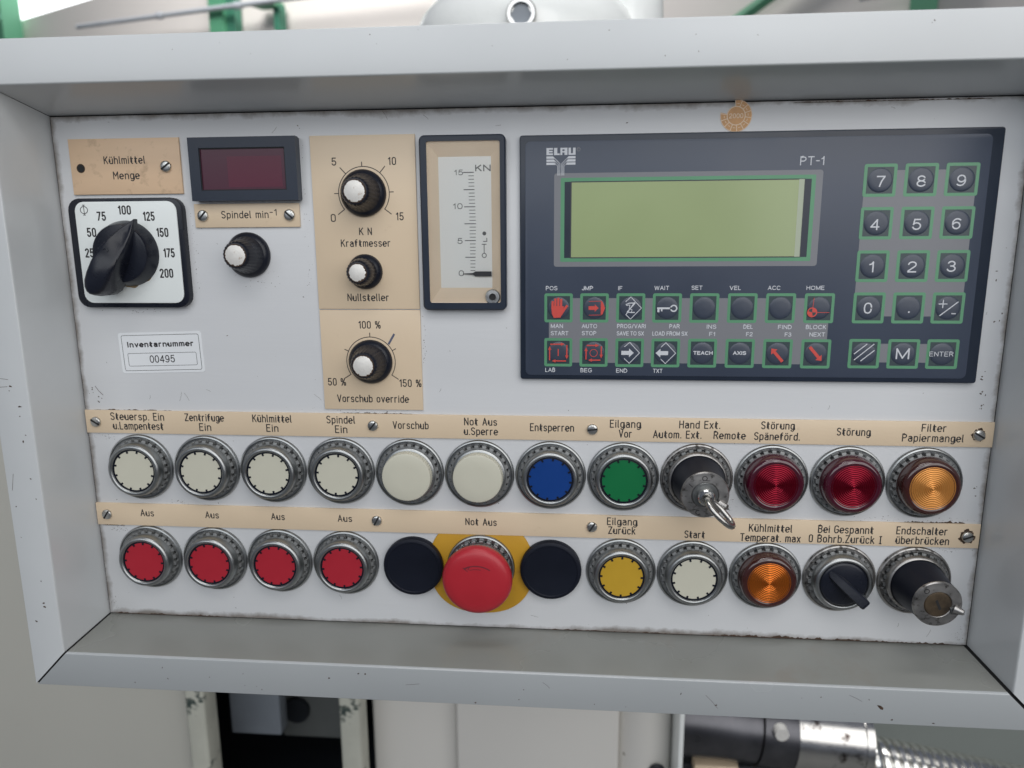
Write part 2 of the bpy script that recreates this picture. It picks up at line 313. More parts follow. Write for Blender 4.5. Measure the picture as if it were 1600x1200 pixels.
# ------------------------------------------------------------------ engraved single-stroke lettering
def arc(cx, cy, rx, ry, a0, a1, n=7):
    return [(cx + rx * cos(R(a0 + (a1 - a0) * k / (n - 1))), cy + ry * sin(R(a0 + (a1 - a0) * k / (n - 1)))) for k in range(n)]
def stad(w_, y0, y1, n=6):          # closed narrow O
    r = w_ / 2
    return arc(r, y1 - r, r, r, 180, 0, n) + arc(r, y0 + r, r, r, 0, -180, n) + [(0, y1 - r)]
X = .70; l = .40; r = .2
G = {
 'A': (.5, [[(0, 0), (.25, 1), (.5, 0)], [(.09, .32), (.41, .32)]]),
 'B': (.46, [[(0, 0), (0, 1), (.24, 1)] + arc(.24, .77, .2, .23, 90, -90) + [(0, .54)], [(.24, .54)] + arc(.24, .27, .22, .27, 90, -90) + [(0, 0)]]),
 'C': (.46, [arc(.23, .77, .23, .23, 20, 180) + arc(.23, .23, .23, .23, 180, 340)]),
 'D': (.46, [[(0, 0), (0, 1), (.2, 1)] + arc(.2, .74, .26, .26, 90, 0) + arc(.2, .26, .26, .26, 0, -90) + [(0, 0)]]),
 'E': (.40, [[(.40, 1), (0, 1), (0, 0), (.40, 0)], [(0, .53), (.34, .53)]]),
 'F': (.40, [[(.40, 1), (0, 1), (0, 0)], [(0, .51), (.34, .51)]]),
 'G': (.47, [arc(.235, .77, .235, .23, 15, 180) + arc(.235, .23, .235, .23, 180, 360) + [(.47, .47), (.26, .47)]]),
 'H': (.46, [[(0, 0), (0, 1)], [(.46, 0), (.46, 1)], [(0, .53), (.46, .53)]]),
 'I': (.22, [[(.11, 0), (.11, 1)], [(0, 1), (.22, 1)], [(0, 0), (.22, 0)]]),
 'K': (.46, [[(0, 0), (0, 1)], [(.44, 1), (.02, .42)], [(.16, .60), (.47, 0)]]),
 'L': (.38, [[(0, 1), (0, 0), (.38, 0)]]),
 'M': (.54, [[(0, 0), (0, 1), (.27, .42), (.54, 1), (.54, 0)]]),
 'N': (.46, [[(0, 0), (0, 1), (.46, 0), (.46, 1)]]),
 'P': (.45, [[(0, 0), (0, 1), (.21, 1)] + arc(.21, .74, .24, .26, 90, -90) + [(0, .48)]]),
 'R': (.46, [[(0, 0), (0, 1), (.21, 1)] + arc(.21, .76, .24, .24, 90, -90) + [(0, .52)], [(.24, .52), (.47, 0)]]),
 'S': (.44, [arc(.22, .77, .22, .23, 25, 230, 9) + arc(.22, .25, .22, .25, 50, -155, 9)]),
 'T': (.46, [[(0, 1), (.46, 1)], [(.23, 1), (.23, 0)]]),
 'V': (.48, [[(0, 1), (.24, 0), (.48, 1)]]),
 'Z': (.44, [[(0, 1), (.44, 1), (0, 0), (.44, 0)]]),
 'a': (l, [arc(.2, X - r, r, r, 150, 0) + [(l, 0)], [(l, .42), (.18, .42)] + arc(.18, .21, .18, .21, 90, 270) + [(.24, 0), (l, .10)]]),
 'b': (l, [[(0, 1), (0, 0)], arc(r, X - r, r, r, 180, 0) + arc(r, r, r, r, 0, -180)]),
 'c': (.36, [arc(.19, X - .2, .19, .2, 25, 180) + arc(.19, .2, .19, .2, 180, 335)]),
 'd': (l, [[(l, 1), (l, 0)], arc(r, X - r, r, r, 0, 180) + arc(r, r, r, r, 180, 360)]),
 'e': (l, [[(0, .36), (l, .36), (l, X - r)] + arc(r, X - r, r, r, 0, 180) + [(0, r)] + arc(r, r, r, r, 180, 325)]),
 'f': (.32, [[(.10, 0), (.10, .82)] + arc(.26, .82, .16, .18, 180, 85), [(0, .66), (.28, .66)]]),
 'g': (l, [[(l, X), (l, -.08)] + arc(r, -.08, r, .2, 0, -150), arc(r, X - r, r, r, 0, 180) + arc(r, r, r, r, 180, 360)]),
 'h': (l, [[(0, 0), (0, 1)], [(0, X - r)] + arc(r, X - r, r, r, 180, 0) + [(l, 0)]]),
 'i': (.02, [[(.01, 0), (.01, X)], [(.01, .90), (.01, .94)]]),
 'k': (.38, [[(0, 0), (0, 1)], [(.34, X), (.02, .30)], [(.13, .42), (.38, 0)]]),
 'l': (.07, [[(0, 1), (0, .08), (.07, 0)]]),
 'm': (.60, [[(0, 0), (0, X)], arc(.15, X - .16, .15, .16, 180, 0) + [(.30, 0)], [(.30, X - .16)] + arc(.45, X - .16, .15, .16, 180, 0) + [(.60, 0)]]),
 'n': (l, [[(0, 0), (0, X)], [(0, X - r)] + arc(r, X - r, r, r, 180, 0) + [(l, 0)]]),
 'o': (l, [stad(l, 0, X)]),
 'p': (l, [[(0, X), (0, -.26)], arc(r, X - r, r, r, 180, 0) + arc(r, r, r, r, 0, -180)]),
 'r': (.28, [[(0, 0), (0, X)], [(0, X - .2)] + arc(.2, X - .2, .2, .2, 180, 75)]),
 's': (.36, [arc(.18, X - .17, .18, .17, 25, 230, 8) + arc(.18, .18, .18, .18, 55, -155, 8)]),
 't': (.30, [[(.10, .94), (.10, .14)] + arc(.24, .14, .14, .14, 180, 280), [(0, X - .02), (.30, X - .02)]]),
 'u': (l, [[(0, X), (0, r)] + arc(r, r, r, r, 180, 340), [(l, X), (l, 0)]]),
 'v': (.40, [[(0, X), (.20, 0), (.40, X)]]),
 'x': (.38, [[(0, X), (.38, 0)], [(.38, X), (0, 0)]]),
 'z': (.36, [[(0, X), (.36, X), (0, 0), (.36, 0)]]),
 '0': (.40, [stad(.40, 0, 1)]),
 '1': (.20, [[(0, .80), (.18, 1), (.18, 0)]]),
 '2': (.42, [arc(.21, .77, .21, .23, 170, -25) + [(0, 0), (.42, 0)]]),
 '5': (.42, [[(.39, 1), (.04, 1), (.02, .52)] + arc(.20, .31, .22, .31, 115, -160, 9)]),
 '7': (.42, [[(0, 1), (.42, 1), (.12, 0)]]),
 '.': (.02, [[(.01, 0), (.01, .05)]]),
 '-': (.30, [[(0, .50), (.30, .50)]]),
 '%': (.62, [[(.10, 0), (.52, 1)], stad(.20, .56, 1, 5), [(x + .42, y) for x, y in stad(.20, 0, .44, 5)]]),
 'Φ': (.80, [[(.40, 0), (.40, 1)], arc(.40, .50, .38, .36, 0, 360, 17), [(.28, 1), (.52, 1)], [(.28, 0), (.52, 0)]]),
}
for a_, b_ in (('ä', 'a'), ('ö', 'o'), ('ü', 'u')):
    G[a_] = (G[b_][0], G[b_][1] + [[(.09, .90), (.09, .95)], [(.31, .90), (.31, .95)]])
def engraved(text, x0, x1, y, cap, z, wt=.15, gap=.27, space=.44):
    ws = 0
    for c in text: ws += (space if c == ' ' else G[c][0] + gap)
    ws -= gap; sx = (x1 - x0) / ws; mb = MB(); px = 0; k = 0
    th = wt * cap
    for c in text:
        if c == ' ': px += space; continue
        g = G[c]
        for st in g[1]:
            k += 1; mb.ribbon([(x0 + (px + q[0]) * sx, y + q[1] * cap) for q in st], th, z + .012 * (k % 4))
        px += g[0] + gap
    return mb
# plain sans-serif print: wider, rounder letters
def ell(cx, cy, rx, ry, a0=0, a1=360, n=17): return [(cx + rx * math.copysign(abs(cos(R(a0 + (a1 - a0) * k / (n - 1)))) ** .85, cos(R(a0 + (a1 - a0) * k / (n - 1)))), cy + ry * math.copysign(abs(sin(R(a0 + (a1 - a0) * k / (n - 1)))) ** .85, sin(R(a0 + (a1 - a0) * k / (n - 1))))) for k in range(n)]
GS = dict(G)
GS.update({
 'A': (.62, [[(0, 0), (.31, 1), (.62, 0)], [(.11, .34), (.51, .34)]]),
 'C': (.62, [ell(.32, .5, .32, .5, 38, 322, 15)]),
 'D': (.58, [[(0, 0), (0, 1), (.25, 1)] + arc(.25, .5, .33, .5, 90, -90, 9) + [(0, 0)]]),
 'E': (.50, [[(.50, 1), (0, 1), (0, 0), (.50, 0)], [(0, .52), (.45, .52)]]),
 'F': (.48, [[(.48, 1), (0, 1), (0, 0)], [(0, .50), (.42, .50)]]),
 'G': (.64, [ell(.32, .5, .32, .5, 40, 330, 14) + [(.62, .46), (.36, .46)]]),
 'H': (.56, [[(0, 0), (0, 1)], [(.56, 0), (.56, 1)], [(0, .53), (.56, .53)]]),
 'I': (.04, [[(.02, 0), (.02, 1)]]),
 'J': (.42, [[(.42, 1), (.42, .24)] + arc(.21, .24, .21, .24, 0, -180, 7)]),
 'M': (.68, [[(0, 0), (0, 1), (.34, .06), (.68, 1), (.68, 0)]]),
 'N': (.56, [[(0, 0), (0, 1), (.56, 0), (.56, 1)]]),
 'O': (.68, [ell(.34, .5, .34, .5)]),
 'T': (.56, [[(0, 1), (.56, 1)], [(.28, 1), (.28, 0)]]),
 'U': (.54, [[(0, 1), (0, .28)] + arc(.27, .28, .27, .28, 180, 360, 8) + [(.54, 1)]]),
 'V': (.60, [[(0, 1), (.30, 0), (.60, 1)]]),
 'W': (.86, [[(0, 1), (.20, 0), (.43, .95), (.66, 0), (.86, 1)]]),
 'X': (.56, [[(0, 1), (.56, 0)], [(.56, 1), (0, 0)]]),
 'P': (.52, [[(0, 0), (0, 1), (.25, 1)] + arc(.25, .74, .27, .26, 90, -90) + [(0, .48)]]),
 'R': (.56, [[(0, 0), (0, 1), (.27, 1)] + arc(.27, .76, .27, .24, 90, -90) + [(0, .52)], [(.30, .52), (.56, 0)]]),
 'S': (.54, [arc(.27, .76, .26, .24, 25, 235, 9) + arc(.27, .26, .28, .26, 55, -155, 9)]),
 '/': (.34, [[(0, -.05), (.34, 1.05)]]),
 '0': (.50, [ell(.25, .5, .25, .5)]),
 '1': (.24, [[(0, .74), (.12, .80), (.20, 1), (.20, 0)]]),
 '2': (.52, [arc(.26, .73, .25, .27, 175, -35, 9) + [(.02, .10), (0, 0), (.52, 0)]]),
 '3': (.52, [arc(.25, .76, .22, .24, 165, -75, 9) + [(.20, .53)], [(.22, .53)] + arc(.25, .27, .26, .27, 80, -165, 9)]),
 '4': (.54, [[(.40, 0), (.40, 1), (0, .27), (.54, .27)]]),
 '5': (.52, [[(.47, 1), (.10, 1), (.04, .50)] + arc(.25, .33, .26, .33, 125, -160, 10)]),
 '6': (.52, [arc(.27, .32, .24, .32, 175, -185, 15), arc(.32, .52, .31, .48, 48, 195, 8)]),
 '7': (.50, [[(0, .98), (.50, .98), (.30, .50), (.19, 0)]]),
 '8': (.52, [arc(.26, .76, .22, .24, 0, 360, 15), arc(.26, .26, .26, .26, 0, 360, 15)]),
 '9': (.52, [arc(.25, .68, .24, .32, -5, 355, 15), arc(.20, .48, .31, .48, 15, -132, 8)]),
})
def printed(text, x0, x1, y, cap, z, wt=.13, gap=.24):
    ws = sum((.34 if c == ' ' else GS[c][0] + gap) for c in text) - gap
    th = wt * cap; sx = (x1 - x0 - th) / ws; mb = MB(); px = 0; k = 0
    for c in text:
        if c == ' ': px += .34; continue
        for st in GS[c][1]:
            k += 1; mb.ribbon([(x0 + th / 2 + (px + q[0]) * sx, y + th / 2 + q[1] * (cap - th)) for q in st], th, z + .012 * (k % 4))
        px += GS[c][0] + gap
    return mb

TX = {}
TX['s1'] = [
    ('Steuersp. Ein', -249.2, -24.7, -215.1, -24.8, 4.35),
    ('u.Lampentest', -248.1, -30.8, -216.1, -30.6, 4.37),
    ('Zentrifuge', -201.3, -24.8, -177.0, -24.7, 4.31),
    ('Ein', -192.5, -30.8, -185.5, -30.8, 4.34),
    ('Kühlmittel', -158.4, -24.8, -134.4, -24.8, 4.28),
    ('Ein', -150.0, -30.7, -143.0, -30.7, 4.30),
    ('Spindel', -112.1, -24.9, -95.1, -24.8, 4.25),
    ('Ein', -107.1, -30.8, -100.1, -30.8, 4.27),
    ('Vorschub', -71.5, -27.6, -50.3, -27.6, 4.22),
    ('Not Aus', -28.3, -24.8, -9.2, -24.8, 4.18),
    ('u.Sperre', -28.4, -30.7, -8.8, -30.7, 4.20),
    ('Entsperren', 10.9, -27.7, 36.2, -27.7, 4.27),
    ('Eilgang', 57.6, -24.9, 74.9, -24.8, 4.22),
    ('Vor', 62.9, -30.8, 70.0, -30.7, 4.25),
    ('Hand Ext.', 97.5, -24.7, 120.3, -24.7, 4.19),
    ('Autom. Ext.', 82.7, -30.8, 109.9, -30.7, 4.22),
    ('Remote', 117.3, -30.9, 134.8, -30.7, 4.20),
    ('Störung', 143.8, -24.5, 161.9, -24.4, 4.15),
    ('Späneförd.', 140.2, -31.0, 165.3, -30.9, 4.18),
    ('Störung', 186.0, -27.6, 204.0, -27.5, 4.13),
    ('Filter', 232.1, -24.6, 245.0, -24.5, 4.08),
    ('Papiermangel', 222.0, -30.4, 254.8, -30.5, 4.10),
]
TX['s2'] = [
    ('Aus', -236.6, -87.4, -228.3, -87.4, 4.08),
    ('Aus', -193.9, -87.6, -185.6, -87.6, 4.05),
    ('Aus', -151.1, -87.6, -142.9, -87.5, 4.02),
    ('Aus', -108.5, -87.6, -100.0, -87.6, 3.99),
    ('Not Aus', -28.7, -87.7, -10.0, -87.6, 4.13),
    ('Eilgang', 57.1, -85.3, 74.4, -85.0, 4.26),
    ('Zurück', 57.9, -91.0, 73.6, -90.7, 4.28),
    ('Start', 103.1, -92.2, 114.5, -92.0, 4.25),
    ('Kühlmittel', 140.4, -87.2, 164.7, -86.8, 4.39),
    ('Temperat. max', 135.6, -93.2, 169.9, -92.9, 4.42),
    ('Bei Gespannt', 180.0, -86.8, 210.8, -86.4, 4.35),
    ('0 Bohrb.Zurück I', 175.1, -92.8, 215.9, -92.4, 4.38),
    ('Endschalter', 224.1, -86.4, 252.0, -86.0, 4.32),
    ('überbrücken', 224.3, -92.3, 253.4, -92.0, 4.34),
]
TX['km'] = [
    ('Kühlmittel', -235.3, 127.5, -210.9, 127.3, 3.88),
    ('Menge', -230.5, 118.9, -215.1, 118.8, 3.92),
]
TX['sp'] = [
    ('Spindel min', -167.5, 96.2, -139.9, 96.3, 3.77),
    ('-1', -138.7, 97.5, -134.9, 97.7, 3.21),
]
TX['kr'] = [
    ('5', -100.7, 124.7, -98.5, 124.7, 3.80),
    ('10', -68.4, 124.6, -64.4, 124.5, 3.77),
    ('0', -102.8, 93.8, -100.5, 93.8, 3.91),
    ('15', -65.0, 94.4, -61.1, 94.3, 3.88),
    ('K N', -86.7, 86.3, -79.8, 86.2, 3.75),
    ('Kraftmesser', -97.7, 79.8, -69.2, 79.6, 3.77),
    ('Nullsteller', -95.4, 48.7, -71.3, 48.7, 3.88),
]
TX['ov'] = [
    ('100 %', -89.6, 32.7, -77.0, 32.7, 3.94),
    ('50 %', -109.8, -1.6, -99.4, -1.5, 4.08),
    ('150 %', -66.5, -2.0, -53.9, -1.8, 4.05),
    ('Vorschub override', -104.7, -11.7, -61.8, -11.4, 4.10),
]
TX['sel'] = [
    ('100', -227.2, 99.0, -220.2, 98.9, 4.42),
    ('75', -240.6, 95.6, -235.8, 95.5, 4.45),
    ('125', -212.4, 95.3, -206.2, 95.3, 4.42),
    ('50', -247.7, 86.4, -242.9, 86.4, 4.49),
    ('150', -205.3, 86.1, -198.9, 86.1, 4.45),
    ('25', -250.3, 74.6, -245.6, 74.6, 4.54),
    ('175', -202.2, 74.4, -196.2, 74.4, 4.50),
    ('200', -205.7, 62.7, -198.3, 62.7, 4.55),
    ('Φ', -250.7, 98.6, -246.0, 98.5, 5.60),
]
TX['inv'] = [
    ('Inventarnummer', -234.1, 20.4, -192.0, 21.6, 3.35),
    ('00495', -221.0, 11.6, -205.1, 12.2, 4.72),
]
TX['el'] = [
    ('POS', 19.8, 54.8, 26.3, 54.8, 2.37),
    ('JMP', 40.0, 54.8, 46.3, 54.8, 2.36),
    ('IF', 60.2, 54.8, 62.6, 54.8, 2.35),
    ('WAIT', 80.3, 54.9, 88.4, 54.9, 2.34),
    ('SET', 100.6, 55.0, 106.6, 55.0, 2.33),
    ('VEL', 121.3, 54.9, 127.4, 54.9, 2.32),
    ('ACC', 141.9, 54.9, 148.7, 54.9, 2.31),
    ('HOME', 162.5, 54.9, 172.1, 54.9, 2.30),
    ('MAN', 22.7, 33.4, 29.6, 33.4, 2.41),
    ('START', 22.7, 29.2, 32.7, 29.3, 2.42),
    ('AUTO', 40.2, 33.4, 48.9, 33.4, 2.40),
    ('STOP', 40.3, 29.3, 48.5, 29.4, 2.41),
    ('PROG/VARI', 60.1, 33.4, 76.2, 33.5, 2.39),
    ('SAVE TO SX', 60.0, 29.3, 75.2, 29.4, 2.40),
    ('PAR', 89.2, 33.4, 95.0, 33.5, 2.38),
    ('LOAD FROM SX', 79.9, 29.3, 99.4, 29.4, 2.39),
    ('INS', 109.8, 33.3, 115.1, 33.4, 2.37),
    ('F1', 111.4, 29.2, 114.7, 29.2, 2.38),
    ('DEL', 129.9, 33.4, 135.0, 33.4, 2.36),
    ('F2', 131.6, 29.2, 135.2, 29.2, 2.37),
    ('FIND', 148.7, 33.3, 156.1, 33.3, 2.35),
    ('F3', 152.6, 29.1, 156.2, 29.1, 2.36),
    ('BLOCK', 163.7, 33.3, 174.5, 33.4, 2.34),
    ('NEXT', 165.9, 29.2, 174.3, 29.2, 2.35),
    ('LAB', 19.6, 8.0, 25.3, 8.0, 2.47),
    ('BEG', 39.8, 7.9, 46.4, 8.0, 2.46),
    ('END', 60.1, 7.9, 66.4, 7.9, 2.45),
    ('TXT', 80.9, 7.9, 86.3, 8.0, 2.44),
    ('PT-1', 154.6, 120.6, 167.2, 120.7, 4.63),
]
TX['key'] = [
    ('7', 194.3, 109.1, 198.7, 109.1, 5.72),
    ('8', 214.8, 109.0, 219.3, 109.0, 5.69),
    ('9', 235.0, 109.1, 239.5, 109.1, 5.67),
    ('4', 193.3, 86.8, 197.9, 86.7, 5.68),
    ('5', 214.7, 86.8, 219.2, 86.7, 5.65),
    ('6', 234.8, 87.0, 239.2, 86.9, 5.63),
    ('1', 194.4, 64.4, 197.1, 64.4, 5.80),
    ('2', 214.5, 64.4, 219.0, 64.3, 5.78),
    ('3', 234.7, 64.6, 239.2, 64.6, 5.75),
    ('0', 193.6, 42.1, 197.8, 42.1, 5.93),
    ('M', 212.9, 16.9, 219.7, 16.9, 6.22),
    ('ENTER', 230.7, 18.6, 242.7, 18.7, 2.66),
    ('TEACH', 102.9, 18.6, 113.7, 18.7, 2.18),
    ('AXIS', 124.8, 18.7, 132.1, 18.8, 2.17),
]
TX['met'] = [
    ('15', -31.5, 118.4, -26.5, 118.3, 2.94),
    ('10', -32.6, 100.0, -27.2, 100.0, 3.16),
    ('5', -30.5, 80.8, -27.5, 80.8, 3.22),
    ('0', -30.1, 62.7, -27.1, 62.7, 3.28),
    ('KN', -19.7, 120.3, -11.1, 120.2, 3.61),
]

# ================================================================== the enclosure: folded sheet frame, plate
root = thing('control_panel', 0, 0, 0, 'pale grey recessed control panel with folded metal surround and white mounting plate', 'control panel')
def rail_profile():
    # per point: left, right, top, bottom coordinate and depth z
    P_ = [(-267.1, 271.9, 154.6, -156.8, -1.2), (-270.0, 275.6, 163.2, -161.2, 40), (-291.0, 297.5, 185.6, -183.0, 40), (-291.0, 297.5, 185.6, -183.0, -70)]
    out = [P_[0]]
    for i, rad in ((1, 1.7), (2, 1.0)):
        a, b, c = [Vector(P_[k]) for k in (i - 1, i, i + 1)]
        p0 = b + (a - b).normalized() * rad * 1.0; p2 = b + (c - b).normalized() * rad
        for k in range(6):
            t = k / 5; out.append(tuple(p0 * (1 - t) ** 2 + b * 2 * t * (1 - t) + p2 * t * t))
    out.append(P_[3]); return out
PR = rail_profile()
def rail(side, gap0, gap1):
    mb = MB(); vs = []
    for (l_, r_, t_, b_, z) in PR:
        if side == 'top': vs += [(l_ + gap0, t_, z), (r_ - gap1, t_, z)]
        if side == 'bottom': vs += [(l_ + gap0, b_, z), (r_ - gap1, b_, z)]
        if side == 'left': vs += [(l_, b_ + gap0, z), (l_, t_ - gap1, z)]
        if side == 'right': vs += [(r_, b_ + gap0, z), (r_, t_ - gap1, z)]
    n = len(PR); fs = [(2 * i, 2 * i + 1, 2 * i + 3, 2 * i + 2) for i in range(n - 1)]
    return mb.add(vs, fs)
part('top_rail', rail('top', 0, 0), M['frame'], root, angle=25)
part('left_rail', rail('left', .5, .25), M['frame'], root, angle=25)
part('right_rail', rail('right', .5, .25), M['frame'], root, angle=25)
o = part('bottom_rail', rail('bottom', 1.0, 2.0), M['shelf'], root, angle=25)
o.data.materials.append(M['shelf_shade'])  # shade put into the colour of the upward face
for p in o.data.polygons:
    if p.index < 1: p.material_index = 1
for sx_, i in ((-1, 0), (1, 1)):      # black strips standing in for the dark of the open mitres
    gap_fill = MB(); pts = [Vector((PR[k][i], PR[k][3], PR[k][4])) for k in (0, 3, 9)]
    pts[2] += Vector((-sx_ * 2.6, 2.6, 0)); pts = [p + Vector((sx_ * .9, -.9, -1.0)) for p in pts]
    q = Vector((2.2, 2.2 * sx_ * -1 * -1, 0)); q = Vector((2.2, 2.2 * -sx_ * -1, 0))
    vs = []
    for p in pts: vs += [p + Vector((2.4, 0, 0)), p - Vector((2.4, 0, 0)), p + Vector((0, 2.4, 0)), p - Vector((0, 2.4, 0))]
    gap_fill.add(vs, [(4 * k + a_, 4 * k + b_, 4 * k + 4 + b_, 4 * k + 4 + a_) for k in range(2) for a_, b_ in ((0, 2), (2, 1), (1, 3), (3, 0))])
    part('mitre_gap_shade', gap_fill, M['black_gap'], root, smooth=False)
part('gap_shade_sheet', MB().box(-290, 296, -182, 184.5, -6, -2.2), M['black_gap'], root, smooth=False)  # black sheet added behind the plate to darken its edge gap
part('mounting_plate', MB().box(-266.2, 271.0, -156.0, 153.9, -2, 0, bev=.35), M['plate'], root)

def grime(x, y, r0, r1, z, seed, thing_, n=40, m=None, a0=0, a1=360):
    rnd = random.Random(seed); ph = [rnd.uniform(0, 6.28) for _ in range(6)]
    def q(a): return r0 + (r1 - r0) * (.5 + .16 * sin(3 * a + ph[0]) + .16 * sin(7 * a + ph[1]) + .10 * sin(13 * a + ph[2]) + .08 * sin(23 * a + ph[3]))
    mb = MB(); full = a1 - a0 >= 360; k = n if full else n + 1; vs = []
    for i in range(k):
        a = R(a0 + (a1 - a0) * i / n); t = 1 if full else max(.02, sin(pi * i / n)) ** .6
        rr = r0 + (q(a) - r0) * t
        vs += [(x + r0 * .7 * cos(a), y + r0 * .7 * sin(a), z), (x + rr * cos(a), y + rr * sin(a), z)]
    fs = [(2 * i, 2 * i + 1, 2 * ((i + 1) % k) + 1, 2 * ((i + 1) % k)) for i in range(n)]
    return part('grime', mb.add(vs, fs), m or M['rust'], thing_, smooth=False)
# caked dirt strokes along the lower edge and corners of the plate
def crust(x0, x1, y, h, seed, parent=root, m=None):
    rnd = random.Random(seed); n = int(abs(x1 - x0) / .8) + 2; vs = []
    a = 0
    for i in range(n):
        a = a * .6 + rnd.uniform(-.6, 1) * h * .6; x = x0 + (x1 - x0) * i / (n - 1); e = min(1, i / 4, (n - 1 - i) / 4)
        vs += [(x, y - .2, .06), (x, y + max(.05, a) * e, .06)]
    return part('grime', MB().add(vs, [(2 * i, 2 * i + 1, 2 * i + 3, 2 * i + 2) for i in range(n - 1)]), m or M['rust'], parent, smooth=False)
crust(120, 262, -155.9, 1.5, 3); crust(20, 110, -155.9, .7, 4); crust(-262, -190, -155.9, .9, 5)
crust(228, 262, -79.3, 1.7, 8); crust(-104, -60, -18.8, .8, 9); crust(150, 250, 153.0, .7, 12)
crust(-264, -249, -94.7, .9, 15); crust(-262, -210, -18.9, .8, 16)

rnd = random.Random(21)
def chip(mb, x, y, z, s, ln=1., an=0.):
    n = 7; mb.flat([(x + s * ln * q * cos(2 * pi * i / n) * cos(an) - s * q * sin(2 * pi * i / n) * sin(an), y + s * ln * q * cos(2 * pi * i / n) * sin(an) + s * q * sin(2 * pi * i / n) * cos(an)) for i, q in enumerate([rnd.uniform(.5, 1.2) for _ in range(n)])], z)
ZF = 40.04
mb = MB()
for _ in range(20): chip(mb, rnd.uniform(-240, 255), rnd.uniform(-180, -165), ZF, rnd.uniform(.1, .34), rnd.uniform(1, 2.4), rnd.uniform(0, 3))
for x, y in ((-106, -170), (-88, -166), (-84, -166.2), (118, -176), (214, -180), (236, -181), (-19, -181.6)): chip(mb, x, y, ZF, .5, 1.6, .2)
chip(mb, 207, -172.5, ZF, 1.3, 2.0, -.8)
for x0, y0, x1, y1 in ((112, -170, 119, -178), (190, -166, 197, -169.5), (-60, -172, -52, -171), (20, -166.5, 24, -170)): mb.ribbon([(x0, y0), ((x0 + x1) / 2 + .4, (y0 + y1) / 2), (x1, y1)], .16, ZF)
o = part('paint_chips', mb, M['rust'], root, smooth=False); o['kind'] = 'stuff'
mb = MB()
for _ in range(14): chip(mb, rnd.uniform(-288, -273), rnd.uniform(-160, 20), ZF, rnd.uniform(.2, .6), rnd.uniform(1, 2.5), rnd.uniform(0, 3))
for _ in range(16): chip(mb, rnd.uniform(-220, 250), rnd.uniform(166, 184), ZF, rnd.uniform(.1, .28), rnd.uniform(1, 3), rnd.uniform(0, 3))
for x0, y0, x1, y1 in ((-288, -58, -286, -48), (-286, 8, -281, 7.5), (-287, 3, -282, 3.4)): mb.ribbon([(x0, y0), (x1, y1)], .22, ZF)
o = part('paint_chips', mb, M['rust'], root, smooth=False); o['kind'] = 'stuff'
mb = MB()
for _ in range(60): chip(mb, rnd.uniform(-262, 266), rnd.uniform(-152, 150), .05, rnd.uniform(.12, .3), rnd.uniform(1, 3), rnd.uniform(0, 3))
for x, y in ((264, -12), (263, 8), (266, 40), (262, 62), (265, -60), (263, -4), (-261, -8), (-256, -12), (-258, 60)):
    for _ in range(4): chip(mb, x + rnd.uniform(-2, 2), y + rnd.uniform(-3, 3), .05, rnd.uniform(.2, .5), rnd.uniform(1, 2), rnd.uniform(0, 3))
for _ in range(16):
    x = rnd.uniform(-255, 255); y = rnd.choice([rnd.uniform(-152, -138), rnd.uniform(142, 151), rnd.uniform(-14, 0)]); an = rnd.uniform(0, 3); q = rnd.uniform(2, 6)
    mb.ribbon([(x, y), (x + q * .5 * cos(an) + .3, y + q * .5 * sin(an)), (x + q * cos(an), y + q * sin(an))], .12, .06)
mb.ribbon([(-258, -4), (-256, -7), (-253.5, -9.5)], .3, .06)
o = part('scratches', mb, M['rust'], root, smooth=False); o['kind'] = 'stuff'

def smear(x, y, w_, h_, seed, n=26):      # scattered dry dirt specks round a fitting
    rnd = random.Random(seed); mb = MB()
    for _ in range(n):
        px, py = x + rnd.gauss(0, w_), y + rnd.gauss(0, h_); s = rnd.uniform(.08, .26)
        mb.flat([(px + s * q * cos(i * 1.05), py + s * q * sin(i * 1.05) * .7) for i, q in enumerate([rnd.uniform(.6, 1.5) for _ in range(6)])], .07)
    o = part('dirt_specks', mb, M['rust'], root, smooth=False); o['kind'] = 'stuff'
for i, (x, y, w_, h_) in enumerate(((-224, 42.5, 14, 1.0), (-186, 75, 1.2, 12), (-212, -78, 3, 1.2), (-255, -36, 5, 1.2), (-148, 60, 6, 3), (-83, -17.6, 12, .8), (250, -78, 9, .9), (216, -78, 8, 1.2), (128, -72, 2, 3), (-253, -97, 4, 1), (-262, -150, 2, 5), (266, -150, 2, 4), (-118, 90, .9, 30), (254, -96, 7, .8), (-51, 100, .6, 25), (-51.4, 30, .5, 14))):
    smear(x, y, w_, h_, 100 + i)

